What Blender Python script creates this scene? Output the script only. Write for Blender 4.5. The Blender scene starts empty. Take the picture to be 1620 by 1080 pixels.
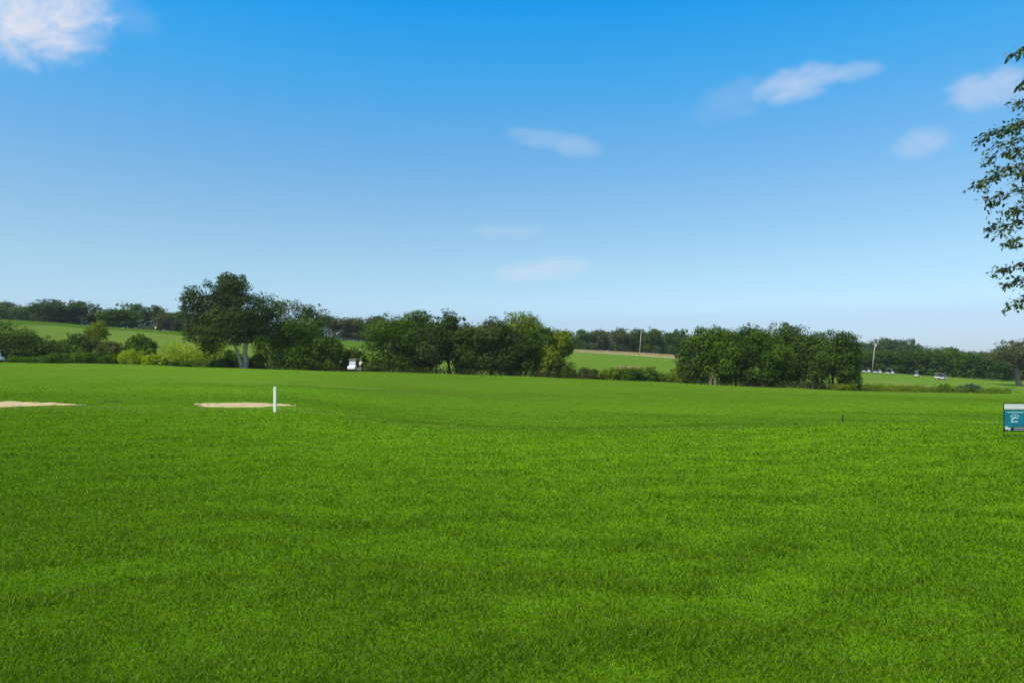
import bpy, bmesh, math, random
import numpy as np
from mathutils import Vector, Matrix

scene = bpy.context.scene
COL = scene.collection
R = math.radians
F = 1150.0          # focal length of the photograph in its own pixels (1620 wide)
HZ = 590.0          # its horizon row
EYE = 1.7

# ------------------------------------------------------------------ camera, sky, sun, exposure
cam_d = bpy.data.cameras.new('camera')
cam_d.sensor_width = 36.0
cam_d.lens = 36.0 * F / 1620.0
cam_d.shift_y = (HZ - 540.0) / 1620.0
cam_d.clip_start = 0.05
cam_d.clip_end = 6000.0
cam = bpy.data.objects.new('camera', cam_d)
COL.objects.link(cam)
cam.location = (0, 0, EYE)
cam.rotation_euler = (R(90), 0, 0)
scene.camera = cam

SUN_EL, SUN_AZ = 55.0, 226.0       # azimuth clockwise from +Y (the view direction): behind the camera, to its left
scene.view_settings.view_transform = 'Standard'
scene.view_settings.look = 'None'
scene.view_settings.exposure = 0.5
scene.view_settings.gamma = 1.0

sun_d = bpy.data.lights.new('sun', 'SUN')
sun_d.energy = 3.4
sun_d.angle = R(6.0)
sun_d.color = (1.0, 0.95, 0.86)
sun = bpy.data.objects.new('sun', sun_d)
COL.objects.link(sun)
_s = Vector((math.sin(R(SUN_AZ)) * math.cos(R(SUN_EL)), math.cos(R(SUN_AZ)) * math.cos(R(SUN_EL)), math.sin(R(SUN_EL))))
sun.rotation_euler = _s.to_track_quat('Z', 'Y').to_euler()
sun.location = (-20, -30, 60)

class NT:
    """small helper to wire shader nodes"""
    def __init__(s, tree): s.t = tree
    def n(s, kind, **kw):
        nd = s.t.nodes.new(kind)
        for k, v in kw.items(): setattr(nd, k, v)
        return nd
    def put(s, sock, v):
        if isinstance(v, bpy.types.NodeSocket): s.t.links.new(v, sock)
        elif isinstance(v, (tuple, list)) and len(v) == 3 and sock.type == 'RGBA': sock.default_value = (*v, 1)
        else: sock.default_value = v
    def m(s, op, a, b=0.0, c=None, clamp=False):
        nd = s.n('ShaderNodeMath', operation=op, use_clamp=clamp)
        s.put(nd.inputs[0], a); s.put(nd.inputs[1], b)
        if c is not None: s.put(nd.inputs[2], c)
        return nd.outputs[0]
    def mix(s, f, a, b, mode='MIX'):
        nd = s.n('ShaderNodeMix', data_type='RGBA', blend_type=mode)
        s.put(nd.inputs[0], f); s.put(nd.inputs[6], a); s.put(nd.inputs[7], b)
        return nd.outputs[2]
    def ramp(s, f, stops, interp='LINEAR'):
        nd = s.n('ShaderNodeValToRGB'); cr = nd.color_ramp; cr.interpolation = interp
        while len(cr.elements) < len(stops): cr.elements.new(0.5)
        for e, (p, c) in zip(cr.elements, stops):
            e.position = p; e.color = (*c, 1) if len(c) == 3 else c
        s.put(nd.inputs[0], f)
        return nd.outputs[0]
    def noise(s, vec, scale, detail=4, rough=0.55, dist=0.0):
        nd = s.n('ShaderNodeTexNoise')
        nd.inputs['Scale'].default_value = scale; nd.inputs['Detail'].default_value = detail
        nd.inputs['Roughness'].default_value = rough; nd.inputs['Distortion'].default_value = dist
        if vec is not None: s.put(nd.inputs['Vector'], vec)
        return nd.outputs['Fac']
    def mapr(s, v, a, b, c=0.0, d=1.0, smooth=True):
        nd = s.n('ShaderNodeMapRange', interpolation_type='SMOOTHSTEP' if smooth else 'LINEAR')
        s.put(nd.inputs[0], v)
        for i, x in enumerate((a, b, c, d)): nd.inputs[i + 1].default_value = x
        return nd.outputs[0]

world = bpy.data.worlds.new('World')
scene.world = world
world.use_nodes = True
world.node_tree.nodes.clear()
w = NT(world.node_tree)
sky = w.n('ShaderNodeTexSky', sky_type='NISHITA', sun_disc=False)
sky.sun_elevation = R(SUN_EL); sky.sun_rotation = R(SUN_AZ)
sky.air_density = 1.0; sky.dust_density = 0.6; sky.ozone_density = 1.5
tc = w.n('ShaderNodeTexCoord')
sep = w.n('ShaderNodeSeparateXYZ'); w.put(sep.inputs[0], tc.outputs['Generated'])
dx, dy, dz = sep.outputs
ysafe = w.m('MAXIMUM', dy, 0.02)
U = w.m('DIVIDE', dx, ysafe); V = w.m('DIVIDE', dz, ysafe)
# deep summer blue high in view fading to a pale horizon: tint on the physical sky, by elevation of the direction
K = 1 / (1.2 * 2 ** 0.5) / 3.0
SKY_TINT = [(e / 90.0, tuple(K * v for v in c)) for e, c in (
    (0.0, (.84, 1.02, 1.50)), (2.0, (.92, 1.07, 1.46)), (3.9, (1.00, 1.15, 1.43)), (5.1, (1.19, 1.36, 1.52)), (8.25, (1.23, 1.47, 1.48)), (12.1, (1.15, 1.50, 1.58)), (16.8, (.857, 1.58, 1.82)),
    (22.1, (.385, 1.715, 2.18)), (26.9, (.077, 1.71, 2.49)), (31.0, (.25, 1.6, 2.3)), (50.0, (1.9, 1.6, 1.35)), (90.0, (2.3, 1.6, 1.15)))]  # upper sky, out of view, whitened for softer and less blue fill light
el = w.m('ARCSINE', w.m('MINIMUM', w.m('MAXIMUM', dz, 0.0), 1.0))
tint = w.ramp(w.m('DIVIDE', el, R(90.0), clamp=True), SKY_TINT)
def vmul(b, a, c):
    nd = b.n('ShaderNodeVectorMath', operation='MULTIPLY'); b.put(nd.inputs[0], a)
    if isinstance(c, tuple): nd.inputs[1].default_value = c
    else: b.put(nd.inputs[1], c)
    return nd.outputs[0]
skyc = vmul(w, vmul(w, sky.outputs[0], tint), (3.0, 3.0, 3.0))
skyc = w.mix(w.mapr(dy, 0.05, -0.45), skyc, vmul(w, skyc, (1.45, 1.12, .86)))      # unseen sky behind the camera, sun side, warmed to take blue off the light
# fair-weather clouds, each at its own direction (pixel centre, half size, tilt, strength)
comb = w.n('ShaderNodeCombineXYZ'); w.put(comb.inputs[0], U); w.put(comb.inputs[1], w.m('MULTIPLY', V, 1.7))
n1 = w.noise(comb.outputs[0], 16.0, 7, 0.58, 0.6)
n2 = w.noise(comb.outputs[0], 42.0, 4, 0.5, 0.3)
warp = w.m('ADD', w.m('MULTIPLY', w.m('SUBTRACT', n1, 0.5), 2.3), w.m('MULTIPLY', w.m('SUBTRACT', n2, 0.5), 0.6))
total = None
for (px, py, a, b, tilt, amt) in [
        (45, 20, 150, 84, -4, 1.0), (125, 50, 62, 44, 0, .5), (200, 25, 40, 60, 60, .12),
        (1262, 132, 84, 30, 16, .55), (1345, 113, 58, 18, 8, .42), (1165, 158, 75, 34, 20, .14),
        (1566, 142, 74, 36, 12, .5), (1460, 226, 52, 25, 14, .32),
        (858, 218, 62, 17, -6, .25), (908, 231, 46, 20, -12, .29), (858, 427, 84, 20, 6, .40), (806, 365, 58, 13, 0, .24)]:
    u0, v0 = (px - 810) / F, (HZ - py) / F
    ct, st = math.cos(R(tilt)), math.sin(R(tilt))
    du = w.m('SUBTRACT', U, u0); dv = w.m('SUBTRACT', V, v0)
    p = w.m('DIVIDE', w.m('ADD', w.m('MULTIPLY', du, ct), w.m('MULTIPLY', dv, st)), a / F)
    q = w.m('DIVIDE', w.m('SUBTRACT', w.m('MULTIPLY', dv, ct), w.m('MULTIPLY', du, st)), b / F)
    r2 = w.m('ADD', w.m('MULTIPLY', p, p), w.m('MULTIPLY', q, q))
    body = w.m('ADD', w.m('SUBTRACT', 0.75, r2), warp)
    g = w.m('MULTIPLY', w.mapr(body, -0.65, 1.3), amt)
    g = w.m('MULTIPLY', g, w.mapr(r2, 2.2, 0.5))
    total = g if total is None else w.m('MAXIMUM', total, g)
total = w.m('MULTIPLY', total, w.m('GREATER_THAN', dy, 0.05), clamp=True)
CLOUD = (4.7, 4.75, 5.2)
skyc = w.mix(total, skyc, CLOUD)
bg = w.n('ShaderNodeBackground'); w.put(bg.inputs[0], skyc); bg.inputs[1].default_value = 0.12
wo = w.n('ShaderNodeOutputWorld'); w.put(wo.inputs[0], bg.outputs[0])

# ------------------------------------------------------------------ helpers
def tag(o, label=None, cat=None, group=None, kind=None):
    if label: o['label'] = label
    if cat: o['category'] = cat
    if group: o['group'] = group
    if kind: o['kind'] = kind
    return o

def empty(name, loc, rz=0.0, parent=None):
    o = bpy.data.objects.new(name, None); COL.objects.link(o)
    o.empty_display_size = 0.3
    o.location = loc; o.rotation_euler = (0, 0, rz)
    if parent: o.parent = parent
    return o

def link(name, me, mat=None, parent=None, loc=(0, 0, 0)):
    o = bpy.data.objects.new(name, me); COL.objects.link(o)
    if mat is not None and not me.materials: me.materials.append(mat)
    o.location = loc
    if parent: o.parent = parent
    return o

def np_mesh(name, verts, quads=None, tris=None, smooth=False):
    me = bpy.data.meshes.new(name)
    verts = np.asarray(verts, np.float32)
    nq = 0 if quads is None else len(quads); nt = 0 if tris is None else len(tris)
    me.vertices.add(len(verts)); me.vertices.foreach_set('co', verts.ravel())
    li = []
    if nq: li.append(np.asarray(quads, np.int32).ravel())
    if nt: li.append(np.asarray(tris, np.int32).ravel())
    li = np.concatenate(li)
    me.loops.add(len(li)); me.loops.foreach_set('vertex_index', li)
    starts = np.concatenate([np.arange(nq) * 4, nq * 4 + np.arange(nt) * 3]).astype(np.int32)
    me.polygons.add(nq + nt)
    me.polygons.foreach_set('loop_start', starts)
    me.polygons.foreach_set('loop_total', np.concatenate([np.full(nq, 4), np.full(nt, 3)]).astype(np.int32))
    if smooth: me.polygons.foreach_set('use_smooth', np.ones(nq + nt, bool))
    me.update(calc_edges=True); me.validate()
    return me

def bm_mesh(name, bm, smooth=False):
    me = bpy.data.meshes.new(name)
    bmesh.ops.recalc_face_normals(bm, faces=bm.faces)
    if smooth:
        for f in bm.faces: f.smooth = True
    bm.to_mesh(me); bm.free()
    return me

def add_box(bm, c, s, bevel=0.0, rot=None):
    r = bmesh.ops.create_cube(bm, size=1.0)
    M = Matrix.Translation(c) @ (rot.to_4x4() if rot is not None else Matrix()) @ Matrix.Diagonal((*s, 1))
    bmesh.ops.transform(bm, matrix=M, verts=r['verts'])
    if bevel:
        es = list({e for v in r['verts'] for e in v.link_edges})
        bmesh.ops.bevel(bm, geom=es, offset=bevel, segments=2, affect='EDGES', profile=0.6)

def add_prism(bm, prof, y0, y1, bevel=0.0):
    """profile of (x, z) points swept along y"""
    a = [bm.verts.new((x, y0, z)) for x, z in prof]; b = [bm.verts.new((x, y1, z)) for x, z in prof]
    n = len(prof)
    fs = [bm.faces.new(a), bm.faces.new(b[::-1])]
    for i in range(n): fs.append(bm.faces.new((a[i], b[i], b[(i + 1) % n], a[(i + 1) % n])))
    if bevel:
        es = list({e for f in fs for e in f.edges})
        bmesh.ops.bevel(bm, geom=es, offset=bevel, segments=2, affect='EDGES', profile=0.6)

def add_tube(bm, pts, radii, seg=8):
    pts = [Vector(p) for p in pts]
    rings = []
    for i, p in enumerate(pts):
        d = (pts[min(i + 1, len(pts) - 1)] - pts[max(i - 1, 0)]).normalized()
        ref = Vector((0, 0, 1)) if abs(d.z) < 0.9 else Vector((1, 0, 0))
        u = d.cross(ref).normalized(); v = d.cross(u).normalized()
        rr = radii[i] if isinstance(radii, (list, tuple)) else radii
        rings.append([bm.verts.new(p + u * (rr * math.cos(2 * math.pi * k / seg)) + v * (rr * math.sin(2 * math.pi * k / seg))) for k in range(seg)])
    for a, b in zip(rings, rings[1:]):
        for k in range(seg): bm.faces.new((a[k], a[(k + 1) % seg], b[(k + 1) % seg], b[k]))
    bm.faces.new(rings[0][::-1]); bm.faces.new(rings[-1])

def add_cyl(bm, c, axis, r, h, seg=16, r2=None):
    ax = Vector(axis).normalized(); c = Vector(c)
    add_tube(bm, [c - ax * h / 2, c + ax * h / 2], [r, r if r2 is None else r2], seg)

# ------------------------------------------------------------------ terrain
DK = np.array([0., 6, 12, 20, 25, 30, 36, 45, 58, 70, 90, 110, 116, 124, 134, 150, 170, 200, 230, 260, 300, 340, 420, 600, 1000, 3000])
PK = np.array([-500., 0, 150, 300, 450, 600, 800, 1000, 1200, 1400, 1620, 2100])
def zr(y, D): return EYE + (HZ - y) / F * D
ZT = {}
far_edge = {-500: 571, 0: 573, 150: 574.5, 300: 580, 450: 585, 600: 588.5, 800: 595, 1000: 601.5, 1200: 611.5, 1400: 619.5, 1620: 622.5, 2100: 626}
lawn25 = {-500: .11, 0: .11, 150: .11, 300: .11, 450: .09, 600: -.04, 800: -.23, 1000: -.25, 1200: -.14, 1400: -.08, 1620: -.12, 2100: -.1}
lawn30 = {-500: .17, 0: .16, 150: .15, 300: .15, 450: .12, 600: -.12, 800: -.50, 1000: -.52, 1200: -.34, 1400: -.24, 1620: -.3, 2100: -.3}
z36 = {-500: .47, 0: .47, 150: .33, 300: .37, 450: .36, 600: -.1, 800: -.52, 1000: -.56, 1200: -.52, 1400: -.42, 1620: -.5, 2100: -.5}
valley = {-500: .5, 0: .4, 150: .3, 300: 0, 450: 0, 600: -.2, 800: -1.4, 1000: -1.7, 1200: -2.6, 1400: -3.0, 1620: -3.4, 2100: -3.4}
farz = {  # depths 150,170,200,230,260,300,340,420,600,1000,3000
    -500: [4.5, 9, 14, 19, 22.5, 23.5, 23, 21, 14, 6, 0],
    0:    [4.0, 8.3, 12.6, 17.6, 21.0, 22, 22, 20, 14, 6, 0],
    150:  [3.6, 8.0, 11.8, 15.6, 18.6, 19.5, 19.5, 18, 13, 6, 0],
    300:  [3.0, 6.2, 9.8, 13.2, 16.2, 17, 17, 16, 12, 6, 0],
    450:  [2.6, 5, 8.4, 11.6, 14.4, 15.5, 15.5, 15, 11, 5, 0],
    600:  [2.0, 4.2, 7.3, 10.2, 12.8, 14, 14, 14, 10, 5, 0],
    800:  [1.0, 2.6, 5.0, 7.6, 10.0, 12, 12, 12, 9, 5, 0],
    1000: [0.6, 2.0, 3.9, 5.8, 7.4, 9.2, 10.4, 10.5, 8, 4, 0],
    1200: [-.8, .4, 1.6, 3.0, 4.2, 6.0, 7, 8, 8, 4, 0],
    1400: [-1.6, -.6, .5, 1.5, 2.0, 3.0, 4, 8, 8, 4, 0],
    1620: [-2.4, -2.3, -2.0, -1.4, -1.0, -.4, .5, 2, 3, 2, 0],
    2100: [-2.6, -2.5, -2.2, -2, -1.6, -1, 0, 1, 2, 1, 0]}
tab = np.zeros((len(PK), len(DK)))
for i, p in enumerate(PK):
    p = int(p)
    ze = zr(far_edge[p], 110.)
    z36v, z30, z25 = z36[p], lawn30[p], lawn25[p]
    z45 = z36v + (ze - z36v) * .06 + (-.14 if p > 500 else 0)
    z58 = z36v + (ze - z36v) * .20
    z70 = z36v + (ze - z36v) * .38
    z90 = z36v + (ze - z36v) * .72
    tab[i] = [0, 0, 0, (.05 if p < 500 else -.06), z25, z30, z36v, z45, z58, z70, z90, ze, ze - .35, max(valley[p], ze - 1.6), valley[p]] + farz[p]
UG = np.arange(-2.2, 2.2001, 0.01)
LG = np.linspace(math.log(2.0), math.log(3000.0), 700)
DG = np.exp(LG)
def pchip(x, y, xi):
    h = np.diff(x); d = np.diff(y) / h
    m = np.zeros_like(y)
    for k in range(1, len(x) - 1):
        if d[k - 1] * d[k] > 0:
            w1, w2 = 2 * h[k] + h[k - 1], h[k] + 2 * h[k - 1]
            m[k] = (w1 + w2) / (w1 / d[k - 1] + w2 / d[k])
    m[0], m[-1] = d[0], d[-1]
    k = np.clip(np.searchsorted(x, xi) - 1, 0, len(h) - 1)
    t = (xi - x[k]) / h[k]
    return ((2*t**3 - 3*t**2 + 1) * y[k] + (t**3 - 2*t**2 + t) * h[k] * m[k] + (-2*t**3 + 3*t**2) * y[k + 1] + (t**3 - t**2) * h[k] * m[k + 1])
rows = np.array([pchip(DK, tab[i], DG) for i in range(len(PK))])          # (PK, DG)
uk = (PK - 810) / F
GRID = np.array([pchip(uk, rows[:, j], np.clip(UG, uk[0], uk[-1])) for j in range(len(DG))])     # (DG, UG)
ker = np.exp(-0.5 * (np.arange(-12, 13) / 5.0) ** 2); ker /= ker.sum()
GRID = np.array([np.convolve(np.pad(g, 12, 'edge'), ker, 'valid') for g in GRID])

def smooth01(t):
    t = np.clip(t, 0, 1); return t * t * (3 - 2 * t)

BUNKERS = [(-25.4, 32.5, 5.3, 1.65, 7), (-12.25, 32.9, 2.15, 1.35, 19)]    # centre x, y, half width, half depth
def bunker_r(x, y, k):
    cx, cy, a, b, sd = BUNKERS[k]
    p, q = (x - cx) / a, (y - cy) / b
    th = np.arctan2(q, p)
    wob = 1 + .09 * np.sin(3 * th + sd) + .07 * np.sin(5 * th + 2 * sd) + .04 * np.sin(11 * th + sd) + .03 * np.sin(23 * th) + .03 * np.sin(41 * th + 1.3 * sd) + .02 * np.sin(67 * th)
    return np.sqrt(p * p + q * q) / wob

def Z(x, y):
    x = np.asarray(x, float); y = np.asarray(y, float)
    D = np.clip(y, 2.0, 2999.0); u = np.clip(x / np.maximum(D, 6.0), -2.19, 2.19)
    fu = (u - UG[0]) / 0.01; iu = np.clip(fu.astype(int), 0, len(UG) - 2); fu = fu - iu
    fl = (np.log(D) - LG[0]) / (LG[1] - LG[0]); il = np.clip(fl.astype(int), 0, len(LG) - 2); fl = fl - il
    z = (GRID[il, iu] * (1 - fu) + GRID[il, iu + 1] * fu) * (1 - fl) + (GRID[il + 1, iu] * (1 - fu) + GRID[il + 1, iu + 1] * fu) * fl
    amp = smooth01((y - 4) / 30) * (1 - smooth01((y - 240) / 60))
    z = z + amp * (.030 * np.sin(x * .31 + y * .17 + 1.0) + .024 * np.sin(x * .13 - y * .23 + 2.) + .018 * np.sin(x * .57 + y * .41) + .05 * np.sin(x * .06 + y * .075 + .6) + .20 * smooth01((y - 38) / 18) * (1 - smooth01((y - 84) / 18)) * np.sin(x * .085 - y * .05 + 2.2) * np.sin(y * .11 + x * .03))
    z = z + .012 * np.sin(x * 1.3 + 1.7 * np.sin(y * .9)) * np.sin(y * 1.1 + .5 * x)
    for k in range(2):
        r = bunker_r(x, y, k); cy, b = BUNKERS[k][1], BUNKERS[k][3]
        back = smooth01((y - (cy - b)) / (2 * b))
        z = z - np.where(r < 1.0, (.02 + .52 * (1 - back) ** 1.4) * smooth01((1.0 - r) / .22), 0.0)
    return z

def zf(x, y): return float(Z(np.array([x]), np.array([y]))[0])
def gp(px, D):
    x = (px - 810) / F * D
    return Vector((x, D, zf(x, D)))
def ztop(py, D): return EYE + (HZ - py) / F * D

def turf(x, y):
    """turf colour by place: mown lawn, fairway, rough, far fairway"""
    x = np.asarray(x, float); y = np.asarray(y, float)
    u = x / np.maximum(y, 6.0); px = u * F + 810
    lawn = np.array([.112, .246, .0072]); fair = np.array([.069, .153, .0072]); farf = np.array([.125, .195, .032]); rough = np.array([.045, .10, .013]); dry = np.array([.20, .17, .08])
    edge = 30.5 - 5.5 * smooth01((px - 450) / 250) + 5 * smooth01((px - 1150) / 300) + .5 * np.sin(x * .6) + .35 * np.sin(x * 1.7)
    t = smooth01((y - edge) / 3.0)[..., None]
    lw = lawn * ((.82 + .22 * smooth01((y - 4) / 16)) * (1 - .13 * smooth01((520 - px) / 420) * smooth01((y - 5) / 6)))[..., None]  # lawn colour made darker towards the camera and to the left
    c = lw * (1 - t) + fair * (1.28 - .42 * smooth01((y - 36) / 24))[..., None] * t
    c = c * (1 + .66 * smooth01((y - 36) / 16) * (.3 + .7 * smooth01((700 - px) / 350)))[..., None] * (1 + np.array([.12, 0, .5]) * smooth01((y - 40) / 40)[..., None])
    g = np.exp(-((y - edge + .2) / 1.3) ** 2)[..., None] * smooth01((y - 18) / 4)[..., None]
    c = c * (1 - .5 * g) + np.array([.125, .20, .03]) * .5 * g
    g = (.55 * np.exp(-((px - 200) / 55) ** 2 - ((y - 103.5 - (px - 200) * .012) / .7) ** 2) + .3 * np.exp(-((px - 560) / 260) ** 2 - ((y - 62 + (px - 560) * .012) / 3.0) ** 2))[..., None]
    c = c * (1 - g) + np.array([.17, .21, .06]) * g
    t = smooth01((y - 112 - 1.5 * np.sin(x * .5)) / 3)[..., None]
    c = c * (1 - t) + rough * t
    t = smooth01((y - 142 - 3 * np.sin(x * .1)) / 8)[..., None]
    fr = smooth01((px - 600) / 400)[..., None]
    c = c * (1 - t) + (farf * (1 - fr) + np.array([.088, .162, .02]) * fr) * t
    # taller rough on the crest of the left hill
    e = 226 + 10 * np.sin(u * 9) + 2 * np.sin(x * .2)
    t = (smooth01((y - e) / 3) * smooth01((720 - px) / 60))[..., None]
    c = c * (1 - t) + np.array([.068, .14, .014]) * t
    # dark strip along the edge between the two
    t = (.75 * np.exp(-((y - e - 1.5) / 2.2) ** 2) * smooth01((620 - px) / 60))[..., None]
    c = c * (1 - t) + np.array([.03, .07, .012]) * t
    # brown patches on the right-hand far fairway and by the mid far bunker
    for (bx, by, a, b, k) in ((1450, 166, 24, 4.0, .8), (1400, 178, 45, 3.0, .45), (1000, 200, 16, 4, .0)):
        g = (k * np.exp(-((px - bx) / a) ** 2 - ((y - by) / b) ** 2))[..., None]
        c = c * (1 - g) + dry * g
    t = (smooth01((y - 316 + 3 * np.sin(x * .15)) / 4) * smooth01((px - 860) / 30) * smooth01((1300 - px) / 60))[..., None]
    c = c * (1 - t) + dry * t
    return c

# ------------------------------------------------------------------ materials
def mat_new(name):
    m = bpy.data.materials.new(name); m.use_nodes = True
    m.node_tree.nodes.clear()
    return m, NT(m.node_tree)

def finish(m, b, shader):
    o = b.n('ShaderNodeOutputMaterial'); b.t.links.new(shader, o.inputs[0]); return m

def attr(b, name):
    return b.n('ShaderNodeAttribute', attribute_name=name)

def turf_variation(b, base):
    """uneven growth, clover and thin spots: world-space noise on the turf's own colour"""
    g = b.n('ShaderNodeNewGeometry')
    pos = g.outputs['Position']
    big = b.noise(pos, .09, 3, .5)
    mid = b.noise(pos, .55, 5, .6, .4)
    mp = b.n('ShaderNodeMapping'); b.put(mp.inputs[0], pos); mp.inputs['Scale'].default_value = (.5, 1.6, 1); mp.inputs['Rotation'].default_value = (0, 0, R(-14))
    streak = b.noise(mp.outputs[0], .8, 5, .62)
    fine = b.noise(pos, 4.2, 4, .6)
    v = b.m('ADD', b.m('MULTIPLY', b.m('SUBTRACT', big, .5), .30), b.m('MULTIPLY', b.m('SUBTRACT', mid, .5), .18))
    v = b.m('ADD', v, b.m('MULTIPLY', b.m('SUBTRACT', streak, .5), .42))
    v = b.m('ADD', v, b.m('MULTIPLY', b.m('SUBTRACT', fine, .5), .34))
    bright = b.m('MAXIMUM', b.m('ADD', 1.0, v), .35)
    c = vmul(b, base, bright)
    yel = b.mapr(b.noise(pos, .28, 3, .5), .48, .72)
    c = b.mix(b.m('MULTIPLY', yel, .10), c, b.mix(1.0, c, (1.35, 1.06, .9), 'MULTIPLY'))
    bare = b.m('MULTIPLY', b.mapr(b.noise(pos, .9, 5, .6), .66, .80), .45)
    c = b.mix(bare, c, (.12, .12, .03))
    return c

def make_ground_mat():
    m, b = mat_new('turf')
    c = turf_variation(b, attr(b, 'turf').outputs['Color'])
    g = b.n('ShaderNodeNewGeometry')
    f1 = b.noise(g.outputs['Position'], 26.0, 4, .7)
    f2 = b.noise(g.outputs['Position'], 3.0, 5, .7)
    c = b.mix(.5, c, b.mix(1.0, c, b.ramp(f1, [(.3, (.45, .45, .45)), (.7, (1.4, 1.4, 1.4))]), 'MULTIPLY'))
    bmp = b.n('ShaderNodeBump'); bmp.inputs['Strength'].default_value = .6; bmp.inputs['Distance'].default_value = .06
    b.put(bmp.inputs['Height'], b.m('ADD', f1, f2))
    d = b.n('ShaderNodeBsdfDiffuse'); b.put(d.inputs[0], c); b.put(d.inputs['Normal'], bmp.outputs[0]); d.inputs['Roughness'].default_value = 1.0
    return finish(m, b, d.outputs[0])

def make_blade_mat():
    m, b = mat_new('grass_blades')
    c = turf_variation(b, attr(b, 'turf').outputs['Color'])
    r = attr(b, 'rnd').outputs['Fac']
    c = b.mix(1.0, c, b.ramp(r, [(0, (.15, .18, .12)), (.45, (.42, .43, .36)), (.85, (.72, .68, .66)), (.97, (.95, .86, 1.0)), (1, (1.0, .78, 1.0))]), 'MULTIPLY')
    d = b.n('ShaderNodeBsdfDiffuse'); b.put(d.inputs[0], c)
    c = vmul(b, c, (2.1, 2.1, 2.1)); b.put(d.inputs[0], c)
    t = b.n('ShaderNodeBsdfTranslucent'); b.put(t.inputs[0], vmul(b, c, (1.15, 1.1, .6)))
    mx = b.n('ShaderNodeMixShader'); mx.inputs[0].default_value = .42
    b.t.links.new(d.outputs[0], mx.inputs[1]); b.t.links.new(t.outputs[0], mx.inputs[2])
    gl = b.n('ShaderNodeBsdfGlossy'); gl.inputs['Roughness'].default_value = .42; gl.inputs[0].default_value = (.8, .85, .75, 1)
    m2 = b.n('ShaderNodeMixShader'); m2.inputs[0].default_value = .008
    b.t.links.new(mx.outputs[0], m2.inputs[1]); b.t.links.new(gl.outputs[0], m2.inputs[2])
    return finish(m, b, m2.outputs[0])

def make_leaf_mat(name, dark, light, trans=.35, gloss=.0):
    m, b = mat_new(name)
    r = attr(b, 'tint').outputs['Fac']
    c = b.ramp(r, [(0, dark), (.65, tuple((a + c_) / 2 for a, c_ in zip(dark, light))), (1, light)])
    d = b.n('ShaderNodeBsdfDiffuse'); b.put(d.inputs[0], c)
    t = b.n('ShaderNodeBsdfTranslucent'); b.put(t.inputs[0], b.mix(1.0, c, (1.3, 1.25, .5), 'MULTIPLY'))
    mx = b.n('ShaderNodeMixShader'); mx.inputs[0].default_value = trans
    b.t.links.new(d.outputs[0], mx.inputs[1]); b.t.links.new(t.outputs[0], mx.inputs[2])
    out = mx.outputs[0]
    if gloss:
        gl = b.n('ShaderNodeBsdfGlossy'); gl.inputs['Roughness'].default_value = .45; gl.inputs[0].default_value = (.8, .85, .8, 1)
        m2 = b.n('ShaderNodeMixShader'); m2.inputs[0].default_value = gloss
        b.t.links.new(out, m2.inputs[1]); b.t.links.new(gl.outputs[0], m2.inputs[2]); out = m2.outputs[0]
    return finish(m, b, out)

def make_simple(name, col, rough=.5, metallic=0.0, var=.15, scale=6.0, bump=0.0, spec=.5):
    m, b = mat_new(name)
    tcn = b.n('ShaderNodeTexCoord')
    n = b.noise(tcn.outputs['Object'], scale, 5, .6)
    c = b.mix(1.0, col, b.ramp(n, [(.25, (1 - var,) * 3), (.75, (1 + var,) * 3)]), 'MULTIPLY')
    p = b.n('ShaderNodeBsdfPrincipled'); b.put(p.inputs['Base Color'], c)
    p.inputs['Roughness'].default_value = rough; p.inputs['Metallic'].default_value = metallic
    p.inputs['Specular IOR Level'].default_value = spec
    if bump:
        bp = b.n('ShaderNodeBump'); bp.inputs['Strength'].default_value = bump; bp.inputs['Distance'].default_value = .03
        b.put(bp.inputs['Height'], n); b.put(p.inputs['Normal'], bp.outputs[0])
    return finish(m, b, p.outputs[0])

M = {}
M['ground'] = make_ground_mat()
M['blades'] = make_blade_mat()
M['leaf_dark'] = make_leaf_mat('leaf_dark', (0.0203, 0.0442, 0.0103), (0.1283, 0.2141, 0.0311), .25)
M['leaf_oak'] = make_leaf_mat('leaf_oak', (0.0188, 0.0390, 0.0135), (0.0992, 0.1586, 0.0360), .22)
M['leaf_mid'] = make_leaf_mat('leaf_mid', (0.0290, 0.0702, 0.0091), (0.1437, 0.2471, 0.0239), .30)
M['leaf_bright'] = make_leaf_mat('leaf_bright', (0.1594, 0.2610, 0.0096), (0.4420, 0.5625, 0.0240), .40)
M['leaf_yellow'] = make_leaf_mat('leaf_yellow', (0.0900, 0.1470, 0.0110), (0.2550, 0.3290, 0.0286), .35)
M['leaf_far'] = make_leaf_mat('leaf_far', (0.0312, 0.0650, 0.0259), (0.1170, 0.1869, 0.0540), .25)
M['leaf_farwarm'] = make_leaf_mat('leaf_far_olive', (0.0468, 0.0688, 0.0286), (0.1560, 0.1750, 0.0660), .25)
M['leaf_farright'] = make_leaf_mat('leaf_far_green', (0.0270, 0.0650, 0.0116), (0.1115, 0.1983, 0.0281), .25)
M['leaf_brown'] = make_leaf_mat('leaf_olive', (0.0450, 0.0633, 0.0198), (0.1400, 0.1610, 0.0495), .3)
M['leaf_blue'] = make_leaf_mat('leaf_bluegreen', (.035, .07, .05), (.10, .16, .11), .3)
M['leaf_near'] = make_leaf_mat('leaf_near', (0.0140, 0.0340, 0.0080), (0.1275, 0.2100, 0.0192), .42, .05)
M['bark'] = make_simple('bark', (.20, .165, .13), .9, 0, .45, 5.0, .8, .2)
M['bark_pale'] = make_simple('bark_pale', (.36, .31, .26), .9, 0, .4, 4.0, .8, .2)
M['bark_dark'] = make_simple('bark_dark', (.075, .06, .048), .95, 0, .4, 5.0, .8, .2)
M['sand'] = make_simple('sand', (.42, .335, .19), .95, 0, .25, 2.2, .5, .1)
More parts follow.
